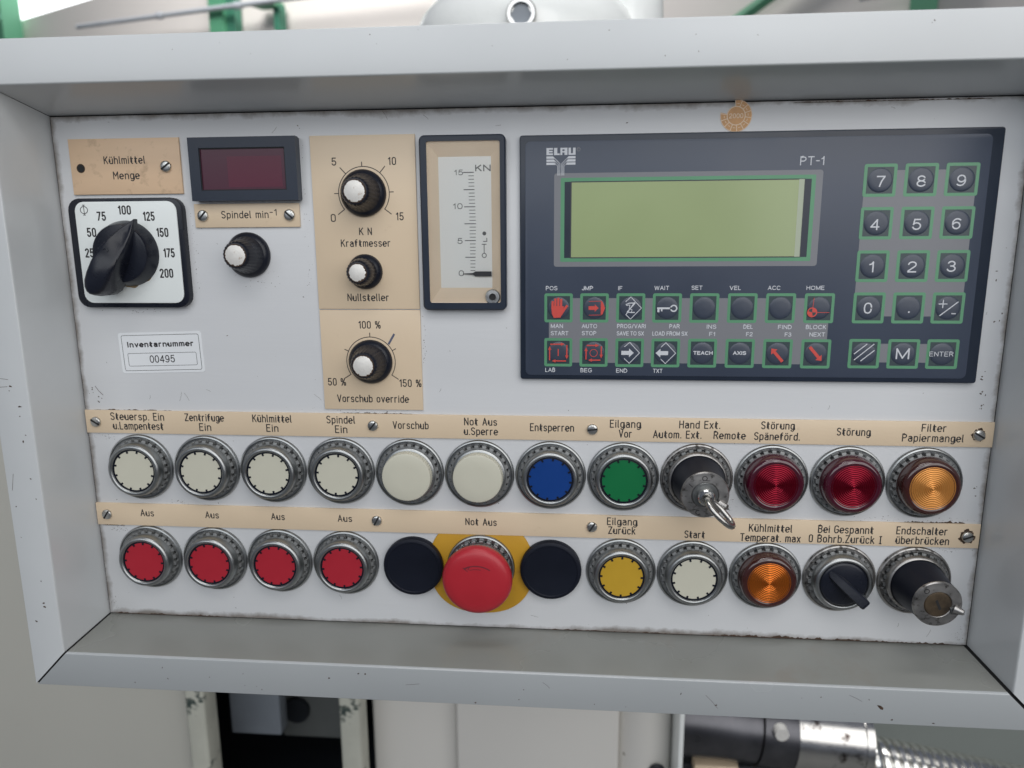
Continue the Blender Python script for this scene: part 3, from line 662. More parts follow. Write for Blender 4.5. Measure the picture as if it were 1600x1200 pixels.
# ================================================================== plates with engraved lettering
def screw_mesh(r=3.2):
    mb = MB(); g = .45
    mb.lathe([(r, 0), (r, .8), (r * .93, 1.3), (r * .8, 1.55), (r * .5, 1.7), (0, 1.75)], 28)
    return mb
SCREW = screw_mesh().mesh('screw', M['screw'])
SLOT = MB().box(-2.95, 2.95, -.52, .52, 1.2, 1.86).mesh('slot', M['pit'], smooth=False)
def screw(parent, x, y, ang, z=1.2, s=1.):
    o = bpy.data.objects.new('screw', SCREW); col.objects.link(o); o.parent = parent; o.location = (x * U, y * U, z * U)
    o.rotation_euler = (0, 0, R(ang)); o.scale = (s, s, 1)
    t = bpy.data.objects.new('slot', SLOT); col.objects.link(t); t.parent = o
    return o
def plate(name, x0, x1, y0, y1, label, cat, texts, screws=(), m='cream', z=1.3, group=None, wt=.15, txm='ink'):
    cx, cy = (x0 + x1) / 2, (y0 + y1) / 2
    t = thing(name, cx, cy, 0, label, cat, group)
    part('plate', MB().box(x0 - cx, x1 - cx, y0 - cy, y1 - cy, .1, z, bev=.3), M[m], t)
    for (s, a, ya, b, yb, c) in texts:
        part('lettering', engraved(s, a - cx, b - cx, (ya + yb) / 2 - cy, c, z + .03, wt), M[txm], t, smooth=False)
    for (x, y, an) in screws: screw(t, x - cx, y - cy, an, z)
    return t, cx, cy
s1, *_c = plate('label_strip', -266.0, 270.9, -33.4, -18.9, 'upper long cream engraved label strip reading from Steuersp. Ein to Filter Papiermangel', 'label strip', TX['s1'],
      [(-259.1, -26.2, -32), (-83.8, -26, 50), (47.2, -26.2, 8), (262.8, -26.3, -30)], group='long cream label strips')
grime(262.8 - 2.4, 0, 2.6, 4.6, 1.36, 5, s1, m=M['rust'])
s2, *_c = plate('label_strip', -266.3, 270.2, -94.0, -79.4, 'lower long cream engraved label strip with Not Aus in its middle', 'label strip', TX['s2'],
      [(-259.0, -86.8, 55), (-84.0, -86.3, 62), (47.9, -86.7, 58), (263.2, -86.9, 22)], group='long cream label strips')
grime(263.2 - 1.95, -.2, 3.1, 5.4, 1.36, 9, s2, n=64)
km, cx, cy = plate('label_plate', -256.2, -189.6, 110.2, 141.3, 'soiled cream label plate reading Kühlmittel Menge above the rotary cam switch', 'label plate', TX['km'], [(-198.1, 125.4, 35)], m='cream_dirty')
part('screw_hole', MB().lathe([(2.1, 1.34), (0, 1.34)], 20, cx=-250 - cx, cy=125 - cy), M['pit'], km, smooth=False)
part('hole_rim', MB().lathe([(2.6, 1.32), (1.9, 1.33)], 20, cx=-250 - cx, cy=125 - cy), M['rust'], km, smooth=False)
plate('label_plate', -183.9, -121.4, 90.9, 104.3, 'small cream label plate reading Spindel min-1 under the dark red display', 'label plate', TX['sp'], [(-178.6, 97.7, 48), (-127.1, 97.6, -42)])
kr, kx, ky = plate('label_plate', -113.1, -53.2, 43.9, 140.7, 'tall cream label plate with 0 to 15 dial scale reading KN Kraftmesser and Nullsteller', 'label plate', TX['kr'])
ov, ox, oy = plate('label_plate', -113.0, -53.1, -16.2, 43.3, 'cream label plate with 50 to 150 percent dial scale reading Vorschub override', 'label plate', TX['ov'])
def dial_scale(t, x, y, r, ang, a0, a1, longs):
    mb = MB(); mb.ribbon(circ(x, y, r, 40, a0, a1), .45, 1.34)
    for i, a in enumerate(ang):
        q = 4.6 if i in longs else 2.4
        mb.ribbon([(x + (r + .1) * cos(R(a)), y + (r + .1) * sin(R(a))), (x + (r + q) * cos(R(a)), y + (r + q) * sin(R(a)))], .48, 1.36)
    part('dial_scale', mb, M['ink'], t, smooth=False)
dial_scale(kr, -83.2 - kx, 109.2 - ky, 14.6, (217, 180, 133, 92, 49, 2, -37), -37, 217, (0, 2, 4, 6))
dial_scale(ov, -83.4 - ox, 12.9 - oy, 14.6, (212, 155, 90, 27, -33), -33, 212, (0, 4))
part('pen_mark', MB().ribbon([(-72.2 - ox, 23.6 - oy), (-70.6 - ox, 26.3 - oy), (-69.0 - ox, 29.0 - oy)], 1.25, 1.35), mat('faded_blue_ink', (.10, .11, .17), .6), ov, smooth=False)

# ================================================================== cam switch (Kühlmittel Menge)
cs = thing('cam_switch', -224.2, 76.4, 0, 'large black rotary switch with long grip on a white square plate marked 25 to 200', 'rotary switch')
part('base', MB().box(-34.6, 34.6, -31.6, 31.6, 0, 4.6, bev=.6, rad=7), M['black'], cs)
part('scale_plate', MB().box(-29.9, 31.6, -28.8, 29.6, 4.6, 5.2, bev=.15, rad=5.5), M['scale_white'], cs)
for (s, a, ya, b, yb, c) in TX['sel']:
    part('lettering', engraved(s, a + 224.2, b + 224.2, (ya + yb) / 2 - 76.4, c, 5.24, .185 if s != 'Φ' else .07, gap=.30), M['ink'], cs, smooth=False)
grime(.6, .2, 17.8, 20.6, 5.25, 31, cs, m=mat('yellow_brown_grime', (.30, .22, .12), .8, var=.3, vscale=300), a0=215, a1=330)
part('knob_base', MB().lathe([(18.9, 5.2), (18.6, 7.0), (17.6, 9.5), (16.8, 12.6), (16.2, 13.6), (15.0, 13.9), (0, 13.9)], 64), M['black'], cs)
def grip_mesh():
    # long tapering grip: plan outline along axis u, lofted with height
    prof = [(22.0, 0), (19.5, 1.2), (15, 3.4), (8, 5.6), (0, 7.0), (-8, 7.7), (-15, 7.8), (-20, 7.1), (-23.6, 5.2), (-25.6, 2.6), (-26.2, 0)]
    outl = prof + [(u, -v) for u, v in prof[-2:0:-1]]; n = len(outl); mb = MB(); vs = []
    a = R(62)
    lev = [(9.5, 1.0), (13, 1.0), (19.5, .95), (24.6, .88), (26.8, .78), (27.6, .62)]
    for z, s in lev:
        for (u, v) in outl:
            top = 27.6 - max(0, (u + 6)) * .50                 # the ridge slopes down towards the pointed end
            zz = min(z, top - (27.6 - z) * .12 if z > top else z)
            uu = -2 + (u + 2) * (1 if s > .9 else s * .25 + .75); vv = v * s
            vs.append((uu * cos(a) - vv * sin(a), uu * sin(a) + vv * cos(a), zz))
    fs = [(k * n + i, k * n + (i + 1) % n, (k + 1) * n + (i + 1) % n, (k + 1) * n + i) for k in range(len(lev) - 1) for i in range(n)]
    m_ = (len(lev) - 1) * n
    for i in range(1, n // 2): fs.append((m_ + i, m_ + i + 1, m_ + (n - i - 1) % n, m_ + (n - i) % n)) if i < n // 2 - 1 else fs.append((m_ + i, m_ + i + 1, m_ + (n - i) % n))
    fs.append((m_, m_ + 1, m_ + n - 1))
    return mb.add(vs, fs)
part('grip', grip_mesh(), M['black'], cs, angle=50)
part('grip_pin', MB().lathe([(1.9, 22.0), (1.8, 23.9), (1.3, 24.1), (1.0, 23.6), (0, 23.5)], 20, cx=-1.5, cy=1.5), M['black'], cs)

# ================================================================== spindle speed display
dd = thing('digital_display', -150.5, 122.9, 0, 'dark blue framed digital display with an unlit dark red window', 'display')
part('bezel', MB().box(-31.3, 31.0, -17.3, 17.4, 0, 2, rad=1), M['navy'], dd)
fr = MB()
for a in ((-31.3, 31.0, -17.3, -11.6), (-31.3, 31.0, 11.6, 17.4), (-31.3, -25.2, -11.6, 11.6), (24.6, 31.0, -11.6, 11.6)): fr.box(*a, 2, 6.4)
part('frame', fr, M['navy'], dd, smooth=False)
part('inner_lip', MB().ribbon(rrect(-25.0, 24.4, -11.4, 11.4, .3, 2), .7, 5.9, closed=True), M['pit'], dd, smooth=False)
part('filter_window', MB().box(-25.3, 24.7, -11.7, 11.7, 2, 5.2), M['led_glass'], dd, smooth=False)
part('led_module', MB().box(-9.5, 22, -9.8, 7.0, 5.2, 5.26), mat('led_module_red', (.105, .022, .043), .26, spec=.4), dd, smooth=False)

# ================================================================== knobs with aluminium caps
def knob_mod(k, i, n): return 1 - (.035 if (i % 4) < 2 else 0) if 2 <= k <= 5 else 1
def make_knob(x, y, label, R0=13.0, rt=7.4, h=17.5, rc=6.0, group='black fluted potentiometer knobs with silver caps'):
    t = thing('rotary_knob', x, y, 1.3, label, 'knob', group)
    part('skirt', MB().lathe([(R0, 0), (R0, 1.6), (R0 - .6, 2.6), (R0 - 1.6, 3.6), (R0 - 3, 4.6), (0, 4.6)], 56), M['black'], t)
    part('fluted_body', MB().lathe([(R0 - 1.8, 3.2), (R0 - 2.4, 4.2), (R0 - 3.0, 5.4), (rt + 1.6, h * .5), (rt + .6, h - 1.6), (rt + .2, h - .8), (rt - .5, h - .1), (rc + .3, h), (0, h)], 96, knob_mod), M['black'], t)
    part('cap', MB().lathe([(rc + .1, h - .6), (rc, h + .22), (rc - .12, h + .3), (0, h + .3)], 40), M['alu'], t)
    rn = random.Random(int(x * 7)); vs = []; n = 48
    for k in range(n):
        q = 2 * pi * k / n; ri = rc - .15 - .55 * max(0, rn.uniform(-.5, 1)) * (1 + .5 * cos(q + 1.2)); ro = rc + .25 + rn.uniform(0, .2)
        vs += [(ro * cos(q), ro * sin(q), h + .12), (rc * cos(q), rc * sin(q), h + .33), (ri * cos(q), ri * sin(q), h + .33)]
    rg = MB().add(vs, [(3 * k + e, 3 * k + e + 1, 3 * ((k + 1) % n) + e + 1, 3 * ((k + 1) % n) + e) for k in range(n) for e in (0, 1)])
    part('cap_edge_rust', rg, M['rust'], t, smooth=False)
    return t
make_knob(-153.6, 75.2, 'black fluted knob with silver cap on the bare plate under Spindel min-1')
t0 = bpy.data.objects['rotary_knob']; t0.location = W(-153.6, 75.2, 0)
make_knob(-83.3, 109.2, 'black fluted knob with silver cap inside the 0 to 15 KN dial scale')
make_knob(-84.2, 65.4, 'smallest black fluted knob with silver cap between Kraftmesser and Nullsteller', 10.0, 6.4, 16.0, 5.0)
make_knob(-83.4, 12.9, 'black fluted knob with silver cap inside the 50 to 150 percent Vorschub override scale', h=16.0)

# ================================================================== force meter
pm = thing('panel_meter', -25.9, 91.5, 0, 'tall narrow analogue panel meter with 0 to 15 KN scale in a black bezel', 'meter')
def ring(o_, i_, z0, z1, m, name, parent):
    a = [(x, y, z0) for x, y in o_] + [(x, y, z1) for x, y in i_]; n = len(o_)
    return part(name, MB().add(a, [(i, (i + 1) % n, n + (i + 1) % n, n + i) for i in range(n)]), m, parent, angle=60)
OB = rrect(-24.2, 23.6, -47.8, 47.8, 3); IB = rrect(-20.2, 20.4, -43.6, 44.6, 1.2)
bz = MB(); n_ = len(OB)
OB2 = [inset(OB, i, .7) for i in range(n_)]
bz.add([(x, y, 0) for x, y in OB] + [(x, y, 5.3) for x, y in OB] + [(x, y, 6) for x, y in OB2] + [(x, y, 6) for x, y in IB] + [(x, y, 4.6) for x, y in IB],
       [(k * n_ + i, k * n_ + (i + 1) % n_, (k + 1) * n_ + (i + 1) % n_, (k + 1) * n_ + i) for k in range(4) for i in range(n_)])
part('bezel', bz, M['navy'], pm, angle=40)
ring(rrect(-20.3, 20.5, -43.7, 44.7, .05), rrect(-14.4, 14.9, -35.2, 36.6, .05), 4.9, .6, M['meter_cream'], 'funnel', pm)
part('dial', MB().box(-14.6, 15.1, -35.4, 36.8, .1, .7), M['meter_white'], pm, smooth=False)
y0_, y1_ = 64.0 - 91.5, 119.8 - 91.5; tk = MB()
for i in range(31):
    y = y0_ + (y1_ - y0_) * i / 30; xa, xb = 2.4, 6.0; wd = .34
    if i % 5 == 0: xa, wd = -.4, .48
    tk.ribbon([(xa + .4 * (1 - i / 30), y), (xb - .8 * abs(i / 15 - 1), y)], wd, .78)
part('scale_marks', tk, mat('grey_print_ink', (.13, .13, .13), .6), pm, smooth=False)
for (s, a, ya, b, yb, c) in TX['met']:
    part('lettering', printed(s, a + 25.9, b + 25.9, (ya + yb) / 2 - 91.5, c, .8, .16 if s == 'KN' else .12), MATS['grey_print_ink'], pm, smooth=False)
sym = MB().ribbon(circ(10.6, -17.2, 1.2, 16), .4, .8, closed=True).ribbon([(10.6, -16), (10.6, -11)], .4, .8).ribbon([(9.4, -11), (11.8, -11)], .4, .81)
sym.ribbon([(10.2, -9.4), (12.2, -9.4), (12.2, -7.6)], .4, .8).lathe([(1.1, .8), (0, .8)], 12, cx=10.8, cy=-5)
part('symbols', sym, MATS['grey_print_ink'], pm, smooth=False)
nd = MB().prism([(14.8, -28.9), (14.8, -26.1), (5.6, -26.1), (4.2, -27.0), (-1.5, -27.3), (-1.5, -27.6), (4.2, -27.9), (5.6, -28.9)], 1.6, 2.1)
part('needle', nd, mat('needle_black', (.03, .03, .035), .5), pm, smooth=False)
ring(rrect(-20.1, 20.3, -43.5, 44.5, .05), rrect(-.1, .1, -.1, .1, .01), 4.75, 4.75, M['pane'], 'cover_pane', pm)
ms = MB().lathe([(4.3, 3.0), (4.3, 5.2), (3.8, 5.9), (2.0, 6.0), (1.8, 5.0)], 28, cx=15.6, cy=-40.3)
o = part('screw', ms, M['screw'], pm)
part('socket', MB().lathe([(2.1, 5.2), (0, 5.2)], 6, cx=15.6, cy=-40.3), M['pit'], o, smooth=False)

# ================================================================== stickers
st = thing('inventory_sticker', -212.9, 17.3, 0, 'white rounded inventory sticker reading Inventarnummer 00495', 'sticker'); st.rotation_euler = (pi / 2, R(-1.6), 0)
part('paper', MB().box(-26.3, 26.2, -12.4, 12.4, .03, .22, rad=1.6), M['sticker'], st, smooth=False)
fr = MB().ribbon(rrect(-24.4, 24.4, -10.8, 10.8, 1, 3), .28, .25, closed=True).ribbon(rrect(-21.6, 21.8, -8.0, -.2, .8, 3), .25, .25, closed=True)
part('printed_frame', fr, M['ink'], st, smooth=False)
part('lettering', printed('Inventarnummer', -21.2, 20.9, 3.4, 3.6, .25, .21, .30), M['ink'], st, smooth=False)
part('lettering', printed('00495', -8.0, 8.0, -6.2, 4.6, .25, .12), M['ink'], st, smooth=False)
it = thing('inspection_sticker', 120.8, 147.0, 0, 'small round orange inspection sticker with 2000 and radial lines, torn at its upper left', 'sticker')
part('paper', MB().prism([(0, 0)] + circ(0, 0, 8.3, 40, 168, 455), .03, .16), M['orange'], it, smooth=False)
part('centre_disc', MB().lathe([(5.0, .17), (0, .17)], 32), M['orange'], it, smooth=False)
rl = MB().ribbon(circ(0, 0, 4.7, 32), .42, .2, closed=True).ribbon(circ(0, 0, 8.1, 40, 170, 452), .25, .2)
for k in range(12):
    a = R(172 + 283 * k / 11); rl.ribbon([(4.8 * cos(a), 4.8 * sin(a)), (8.0 * cos(a), 8.0 * sin(a))], .38, .21)
    a += R(13)
    if k < 11: rl.ribbon([(6.2 * cos(a) - .5 * sin(a), 6.2 * sin(a) + .5 * cos(a)), (6.2 * cos(a) + .5 * sin(a), 6.2 * sin(a) - .5 * cos(a))], .3, .21)
part('printed_lines', rl, M['orange_light'], it, smooth=False)
part('lettering', printed('2000', -3.7, 3.7, -1.3, 2.5, .23, .14), M['orange_light'], it, smooth=False)

# ================================================================== operator terminal
EX, EY = 131.0, 71.6
el = thing('operator_terminal', EX, EY, 0, 'slate blue operator terminal with unlit green LCD and green outlined membrane keys', 'terminal')
def E(x, y): return (x - EX, y - EY)
hb = MB().box(5.2 - EX, 257.0 - EX, 3.6 - EY, 138.6 - EY, 0, 3.2, bev=.6, rad=1.5)
part('housing', hb, M['navy'], el)
mem = MB().box(8.2 - EX, 251.0 - EX, 7.0 - EY - .8, 135.2 - EY, 3.2, 3.5, bev=.1, rad=3); ZM = 3.5
part('membrane', mem, M['membrane'], el)
def band(pts, z, m, name): return part(name, MB().flat([E(*p) for p in pts], z), m, el, smooth=False)
def frame_ring(x0, x1, y0, y1, wd, z, r): # printed ring as a flat annulus
    o_ = rrect(x0, x1, y0, y1, r, 4); i_ = rrect(x0 + wd, x1 - wd, y0 + wd, y1 - wd, max(.15, r - wd), 4); n = len(o_)
    return MB().add([(a, b, z) for a, b in o_] + [(a, b, z) for a, b in i_], [(i, (i + 1) % n, n + (i + 1) % n, n + i) for i in range(n)])
part('printed_band', MB().box(*[v for v in (21.6 - EX, 175.5 - EX, 13.6 - EY, 50.4 - EY)], ZM, ZM + .03), M['membrane_grey'], el, smooth=False)
part('printed_band', MB().box(188.4 - EX, 245.0 - EX, 40.5 - EY, 117.6 - EY, ZM, ZM + .03), M['membrane_grey'], el, smooth=False)
part('printed_band', MB().box(200.0 - EX, 236.0 - EX, 15.0 - EY, 25.4 - EY, ZM, ZM + .03), M['membrane_grey'], el, smooth=False)
# display: grey surround, green line, recessed bezel, LCD
part('screen_surround', frame_ring(24.2 - EX, 167.0 - EX, 67.9 - EY, 118.4 - EY, 5.0, ZM + .04, 1.5), M['membrane_grey'], el, smooth=False)
part('screen_outline', frame_ring(27.8 - EX, 163.4 - EX, 70.6 - EY, 115.9 - EY, 2.1, ZM + .07, .5), M['membrane_green'], el, smooth=False)
sb = part('screen_bezel', MB().box(29.6 - EX, 161.6 - EX, 72.6 - EY, 114.0 - EY, ZM, ZM + .05), M['navy'], el, smooth=False)
part('screen_edge_shadow', frame_ring(33.2 - EX, 158.0 - EX, 72.5 - EY, 114.0 - EY, .6, ZM + .10, .05), mat('lcd_edge_shadow', (.05, .055, .06), .5), el, smooth=False)  # dark line painted round the flat LCD as a recess's inner shadow
part('lcd_screen', MB().box(33.6 - EX, 157.6 - EX, 72.9 - EY, 113.7 - EY, ZM, ZM + .09), M['lcd'], el, smooth=False)
part('screen_reflection_strip', MB().box(154.8 - EX, 157.6 - EX, 72.9 - EY, 113.7 - EY, ZM, ZM + .12), mat('lcd_reflection_tone', (.40, .45, .34), .3), el, smooth=False)  # pale strip painted for the white reflection at the screen's right
for (s, a, ya, b, yb, c) in TX['el']:
    part('lettering', printed(s, a - EX, b - EX, (ya + yb) / 2 - EY, c, ZM + .06, .15 if s != 'PT-1' else .11), M['print_white'], el, smooth=False)
# maker's emblem: block letters over a stack of bars that bend down into thin lines
lg = MB(); s_ = 15.9 / 17.0
def lp(pts, z=ZM + .06): lg.flat([(19.9 + p[0] * s_ - EX, 135.0 - 3.3 - p[1] * s_ - EY) for p in pts], z)
def lr(x0, x1, y0, y1): lp([(x0, y0), (x1, y0), (x1, y1), (x0, y1)])
lr(0, 1.5, 0, 4); lr(1.5, 3.8, 0, 1); lr(1.5, 3.6, 1.55, 2.45); lr(1.5, 3.8, 3.0, 4)
lr(4.4, 6.3, 0, 4); lr(6.3, 7.7, 3.1, 4)
lr(8.1, 9.2, 0, 4); lr(9.2, 10.5, 0, .9); lr(9.2, 10.5, 1.8, 2.6); lr(10.5, 12.2, 0, 4)
lr(12.8, 14.2, 0, 4); lr(14.2, 15.4, 3.1, 4); lr(15.4, 16.9, 0, 4)
for k in range(3):
    y = 4.7 + 1.75 * k; q = .55 * k
    lp([(0, y), (3.9 + q, y), (4.9 + q, y + 1.3), (0, y + 1.3)]); lp([(16.9, y), (12.9 - q, y), (11.9 - q, y + 1.3), (16.9, y + 1.3)])
    for sgn, xs, xe in ((1, 4.2 + q * .8, 7.9 - .65 * k), (-1, 12.6 - q * .8, 8.9 + .65 * k)):
        a = [(xs, y + .5), (xe, y + .5 + abs(xe - xs)), (xe, 15.4)]
        lg.ribbon([(19.9 + p[0] * s_ - EX, 131.7 - p[1] * s_ - EY) for p in a], .26, ZM + .06)
part('emblem', lg, M['print_white'], el, smooth=False)
part('trademark', MB().ribbon(circ(19.9 + 18.6 * s_ - EX, 130.8 - EY, .9, 16), .3, ZM + .06, closed=True).ribbon([(19.5 + 18.6 * s_ - EX, 130.4 - EY), (19.5 + 18.6 * s_ - EX, 131.2 - EY), (20.2 + 18.6 * s_ - EX, 131.0 - EY)], .2, ZM + .065), M['membrane_grey'], el, smooth=False)
# keys
KO = frame_ring(-8, 8, -8.2, 8.2, 1.55, ZM + .08, 1.1).mesh('key', M['membrane_green'], smooth=False)
KI = MB().box(-6.5, 6.5, -6.7, 6.7, ZM, ZM + .05).mesh('key_field', M['key_dark'], smooth=False)
KD = MB().lathe([(6.15, ZM + .05), (5.9, ZM + .25), (5.2, ZM + .42), (3.5, ZM + .55), (0, ZM + .62)], 32).mesh('key_dome', M['key_dome'], 60)
KEYX = [27.0, 47.15, 67.4, 87.6, 108.0, 128.7, 149.3, 170.0]
def key(x, y, label):
    k = bpy.data.objects.new('key', KO); col.objects.link(k); k.parent = el; k.location = ((x - EX) * U, (y - EY) * U, 0)
    k['label'] = label
    for nme, me in (('key_field', KI), ('key_dome', KD)):
        o = bpy.data.objects.new(nme, me); col.objects.link(o); o.parent = k
    return k
def leg(k, mb, m='print_red'): part('legend', mb, M[m], k, smooth=False)
ZL = ZM + .68
def arrow(mb, x0, y0, x1, y1, wd, hw, hl, z=ZL):
    d = Vector((x1 - x0, y1 - y0)); L_ = d.length; d.normalize(); n = Vector((-d.y, d.x)); s = Vector((x0, y0)); e = s + d * (L_ - hl)
    mb.flat([s + n * wd / 2, s - n * wd / 2, e - n * wd / 2, e + n * wd / 2], z)
    mb.flat([e - n * hw / 2, s + d * L_, e + n * hw / 2], z + .01)
keytab = {}
lab1 = ['green outlined key with red hand', 'green outlined key with red arrow and chevron', 'green outlined key with white struck diamond', 'green outlined key with white door key symbol', 'blank green outlined key under SET', 'blank green outlined key under VEL', 'blank green outlined key under ACC', 'green outlined key with red home position mark']
lab2 = ['green outlined key with red cycle arrows round I', 'green outlined key with red cycle arrows round O', 'green outlined key with white arrow into diamond', 'green outlined key with white arrow out of diamond', 'green outlined key reading TEACH', 'green outlined key reading AXIS', 'green outlined key with red arrow up left', 'green outlined key with red arrow down right']
K1 = [key(x, 44.9, lb) for x, lb in zip(KEYX, lab1)]
K2 = [key(x, 19.5, lb) for x, lb in zip(KEYX, lab2)]
# hand
h = MB()
h.flat([(-3.9, -1), (-3.9, 1.2), (3.0, 1.0), (2.6, -2.2), (1.2, -5.4), (-2.6, -5.6), (-3.7, -3.4)], ZL)
for x, t_ in ((-3.3, 3.4), (-1.75, 4.9), (-.1, 5.3), (1.5, 4.7)): h.ribbon([(x - .1, 0), (x, t_)], 1.25, ZL + .01)
h.ribbon([(1.6, -3.4), (3.2, -.9), (4.7, 1.1)], 1.35, ZL + .02); leg(K1[0], h)
h = MB(); arrow(h, -3.2, 0, 2.4, 0, 2.1, 4.2, 2.2); h.flat([(3.6, 3.8), (4.6, 3.4), (6.0, 0), (4.6, -3.6), (3.6, -4.0)], ZL)
h.ribbon([(-2.9, 3.7), (4.0, 3.9)], .3, ZL); h.ribbon([(-2.9, -4.0), (4.0, -3.9)], .3, ZL); leg(K1[1], h)
h = MB().ribbon([(-2.8, 3.6), (0, 6.2), (6, 0), (0, -6.2), (-2.4, -3.9)], .38, ZL - .1)
h.ribbon([(-2.6, 2.0), (-.6, 2.8), (2.4, 2.8), (-1.9, -2.2), (.2, -2.5), (2.2, -2.4)], .55, ZL); h.ribbon([(-2.4, 1.5), (-.4, 1.7), (-.9, -.2), (.8, -1.0), (.4, -2.6)], .35, ZL); h.ribbon([(-2.6, -3.8), (2.0, 3.1)], .45, ZL + .02); leg(K1[2], h, 'print_white')
h = MB().ribbon(circ(3.6, -.1, 1.65, 20), .75, ZL, closed=True); h.ribbon([(-5.2, -.1), (2.0, -.1)], 1.0, ZL); h.ribbon([(-4.8, -.4), (-4.8, -1.9)], 1.1, ZL + .01); h.ribbon([(-3.0, -.4), (-3.0, -1.5)], .8, ZL + .01); leg(K1[3], h, 'print_white')
h = MB().ribbon([(-3.6, -1.2), (-3.2, 5.6)], .28, ZL).ribbon([(-2.5, -2.3), (5.4, -2.3)], .28, ZL)
h.lathe([(2.7, ZL + .01), (0, ZL + .01)], 28, cx=-3.7, cy=-2.2); leg(K1[7], h)
h = MB().flat([(-3.7, -2.2)] + circ(-3.7, -2.2, 2.1, 6, 90, 165), ZL + .03).flat([(-3.7, -2.2)] + circ(-3.7, -2.2, 2.1, 6, -80, 0), ZL + .03); leg(K1[7], h, 'key_dark')
for k_, ins in ((0, 0), (1, .6)):
    h = MB(); a = 4.9 - ins
    arrow(h, -a + .3, a - .2, a - 1.2, a - .1, .7, 1.9, 2.2); arrow(h, a, a - .6, a, -a + 1.0, .7, 1.9, 2.2)
    arrow(h, a - .4, -a, -a + 1.2, -a, .7, 1.9, 2.2); arrow(h, -a, -a + .3, -a, a - 1.2, .7, 1.9, 2.2)
    if k_ == 0: h.ribbon([(0, 1.8), (0, -1.8)], .6, ZL)
    else: h.ribbon(circ(0, -.2, 2.1, 24), .32, ZL, closed=True)
    leg(K2[k_], h)
h = MB().ribbon([(-2.9, 3.5), (0, 6.0), (5.6, 0), (0, -6.0), (-2.9, -3.3)], .38, ZL - .15); arrow(h, -4.6, 0, 2.4, 0, 2.3, 5.0, 2.7); leg(K2[2], h, 'print_white')
h = MB().ribbon([(-2.6, 3.4), (0, 5.9), (5.6, 0), (0, -6.0), (-2.6, -3.4)], .38, ZL - .15); arrow(h, 1.4, 0, -5.6, 0, 2.3, 5.0, 2.7); leg(K2[3], h, 'print_white')
h = MB(); arrow(h, 2.8, -4.4, -3.6, 3.0, 1.7, 4.4, 2.6); leg(K2[6], h)
h = MB(); arrow(h, -3.6, 4.0, 3.2, -3.8, 1.7, 4.4, 2.6); leg(K2[7], h)
NX = [196.3, 217.1, 237.7]; NY = [112.5, 90.3, 67.6, 45.1]
for i, row in enumerate(('789', '456', '123', '0.±')):
    for j, c in enumerate(row):
        nmk = {'.': 'a decimal point', '±': 'plus and minus'}.get(c, c)
        k = key(NX[j], NY[i], 'green outlined key reading ' + nmk)
        k.scale = (1.05, 1.03, 1); keytab[c] = k
for j, c in enumerate(('clear', 'M', 'ENTER')):
    k = key(NX[j] - .3, 19.8, 'green outlined key with four slanted white lines' if c == 'clear' else 'green outlined key reading ' + c); k.scale = (1.05, 1.0, 1); keytab[c] = k
keytab['TEACH'] = K2[4]; keytab['AXIS'] = K2[5]
for (s, a, ya, b, yb, c) in TX['key']:
    k = keytab[s]; kx_, ky_ = k.location.x / U + EX, k.location.y / U + EY
    leg(k, printed(s, a - kx_, b - kx_, (ya + yb) / 2 - ky_, c, ZL, .22 if s in ('TEACH', 'AXIS') else .12), 'print_white')
leg(keytab['.'], MB().box(-.2, .6, -2.5, -1.7, ZL - .05, ZL), 'print_white')
h = MB().ribbon([(-4.9, 2.2), (-.9, 2.2)], .5, ZL).ribbon([(-2.9, 4.2), (-2.9, .2)], .5, ZL + .01).ribbon([(-3.9, -3.9), (4.4, 3.2)], .55, ZL + .02).ribbon([(1.9, -2.9), (3.7, -2.9)], .5, ZL); leg(keytab['±'], h, 'print_white')
h = MB()
for x0, y0, x1, y1 in ((-5.2, 0, .8, 5.4), (-5.0, -3.4, 4.4, 5.4), (-5.0 + 3.4, -3.9, 4.8, 1.9)): h.ribbon([(x0, y0), (x1, y1)], .5, ZL)
leg(keytab['clear'], h, 'print_white')

# ================================================================== push buttons, lamps, switches
def nut_mod(k, i, n): return (.88 if (i % 6) in (0, 1) else 1.) if k in (1, 2) else 1
COLLAR = MB().lathe([(21.0, 0), (21.1, .8), (20.6, 1.7), (19.9, 2.0), (19.4, 1.5), (15, 1.3)], 72).mesh('collar', M['steel'])
PITM = MB().lathe([(19.6, 1.42), (15, 1.45)], 48).mesh('groove', M['pit'])
NUTM = MB().lathe([(18.7, 1.0), (18.7, 1.5), (18.4, 3.5), (17.1, 3.9), (15, 4.0)], 144, nut_mod).mesh('knurled_nut', M['nut_steel'], 25)
def lm(name, mesh, parent):
    o = bpy.data.objects.new(name, mesh); col.objects.link(o); o.parent = parent; return o
def fitting(name, x, y, label, cat, group=None):
    t = thing(name, x, y, 0, label, cat, group)
    lm('collar', COLLAR, t); lm('groove', PITM, t); n = lm('knurled_nut', NUTM, t); n.rotation_euler.z = random.uniform(0, .26)
    return t
RING = MB().lathe([(16.9, 2.2), (16.7, 7.6), (16.3, 8.9), (15.5, 9.6), (14.5, 9.8), (13.9, 9.5), (13.5, 8.4)], 72).mesh('bezel_ring', M['steel'], 60)
INS = MB().lathe([(13.7, 8.6), (12.8, 8.8), (12.6, 8.2)], 48)
TICK = MB()
for k in range(12):
    a = 2 * pi * (k + .35) / 12; c_, s2_ = cos(a), sin(a)
    TICK.prism([(x * c_ - y * s2_, x * s2_ + y * c_) for x, y in ((11.3, -.55), (13.0, -.55), (13.0, .55), (11.3, .55))], 8.0, 8.8)
TICK.v += []; 
INSM = INS.add(TICK.v, TICK.f).mesh('insert_ring', M['black_soft'])
FACE = MB().lathe([(12.95, 7.5), (12.9, 8.2), (12.5, 8.5), (0, 8.55)], 48)
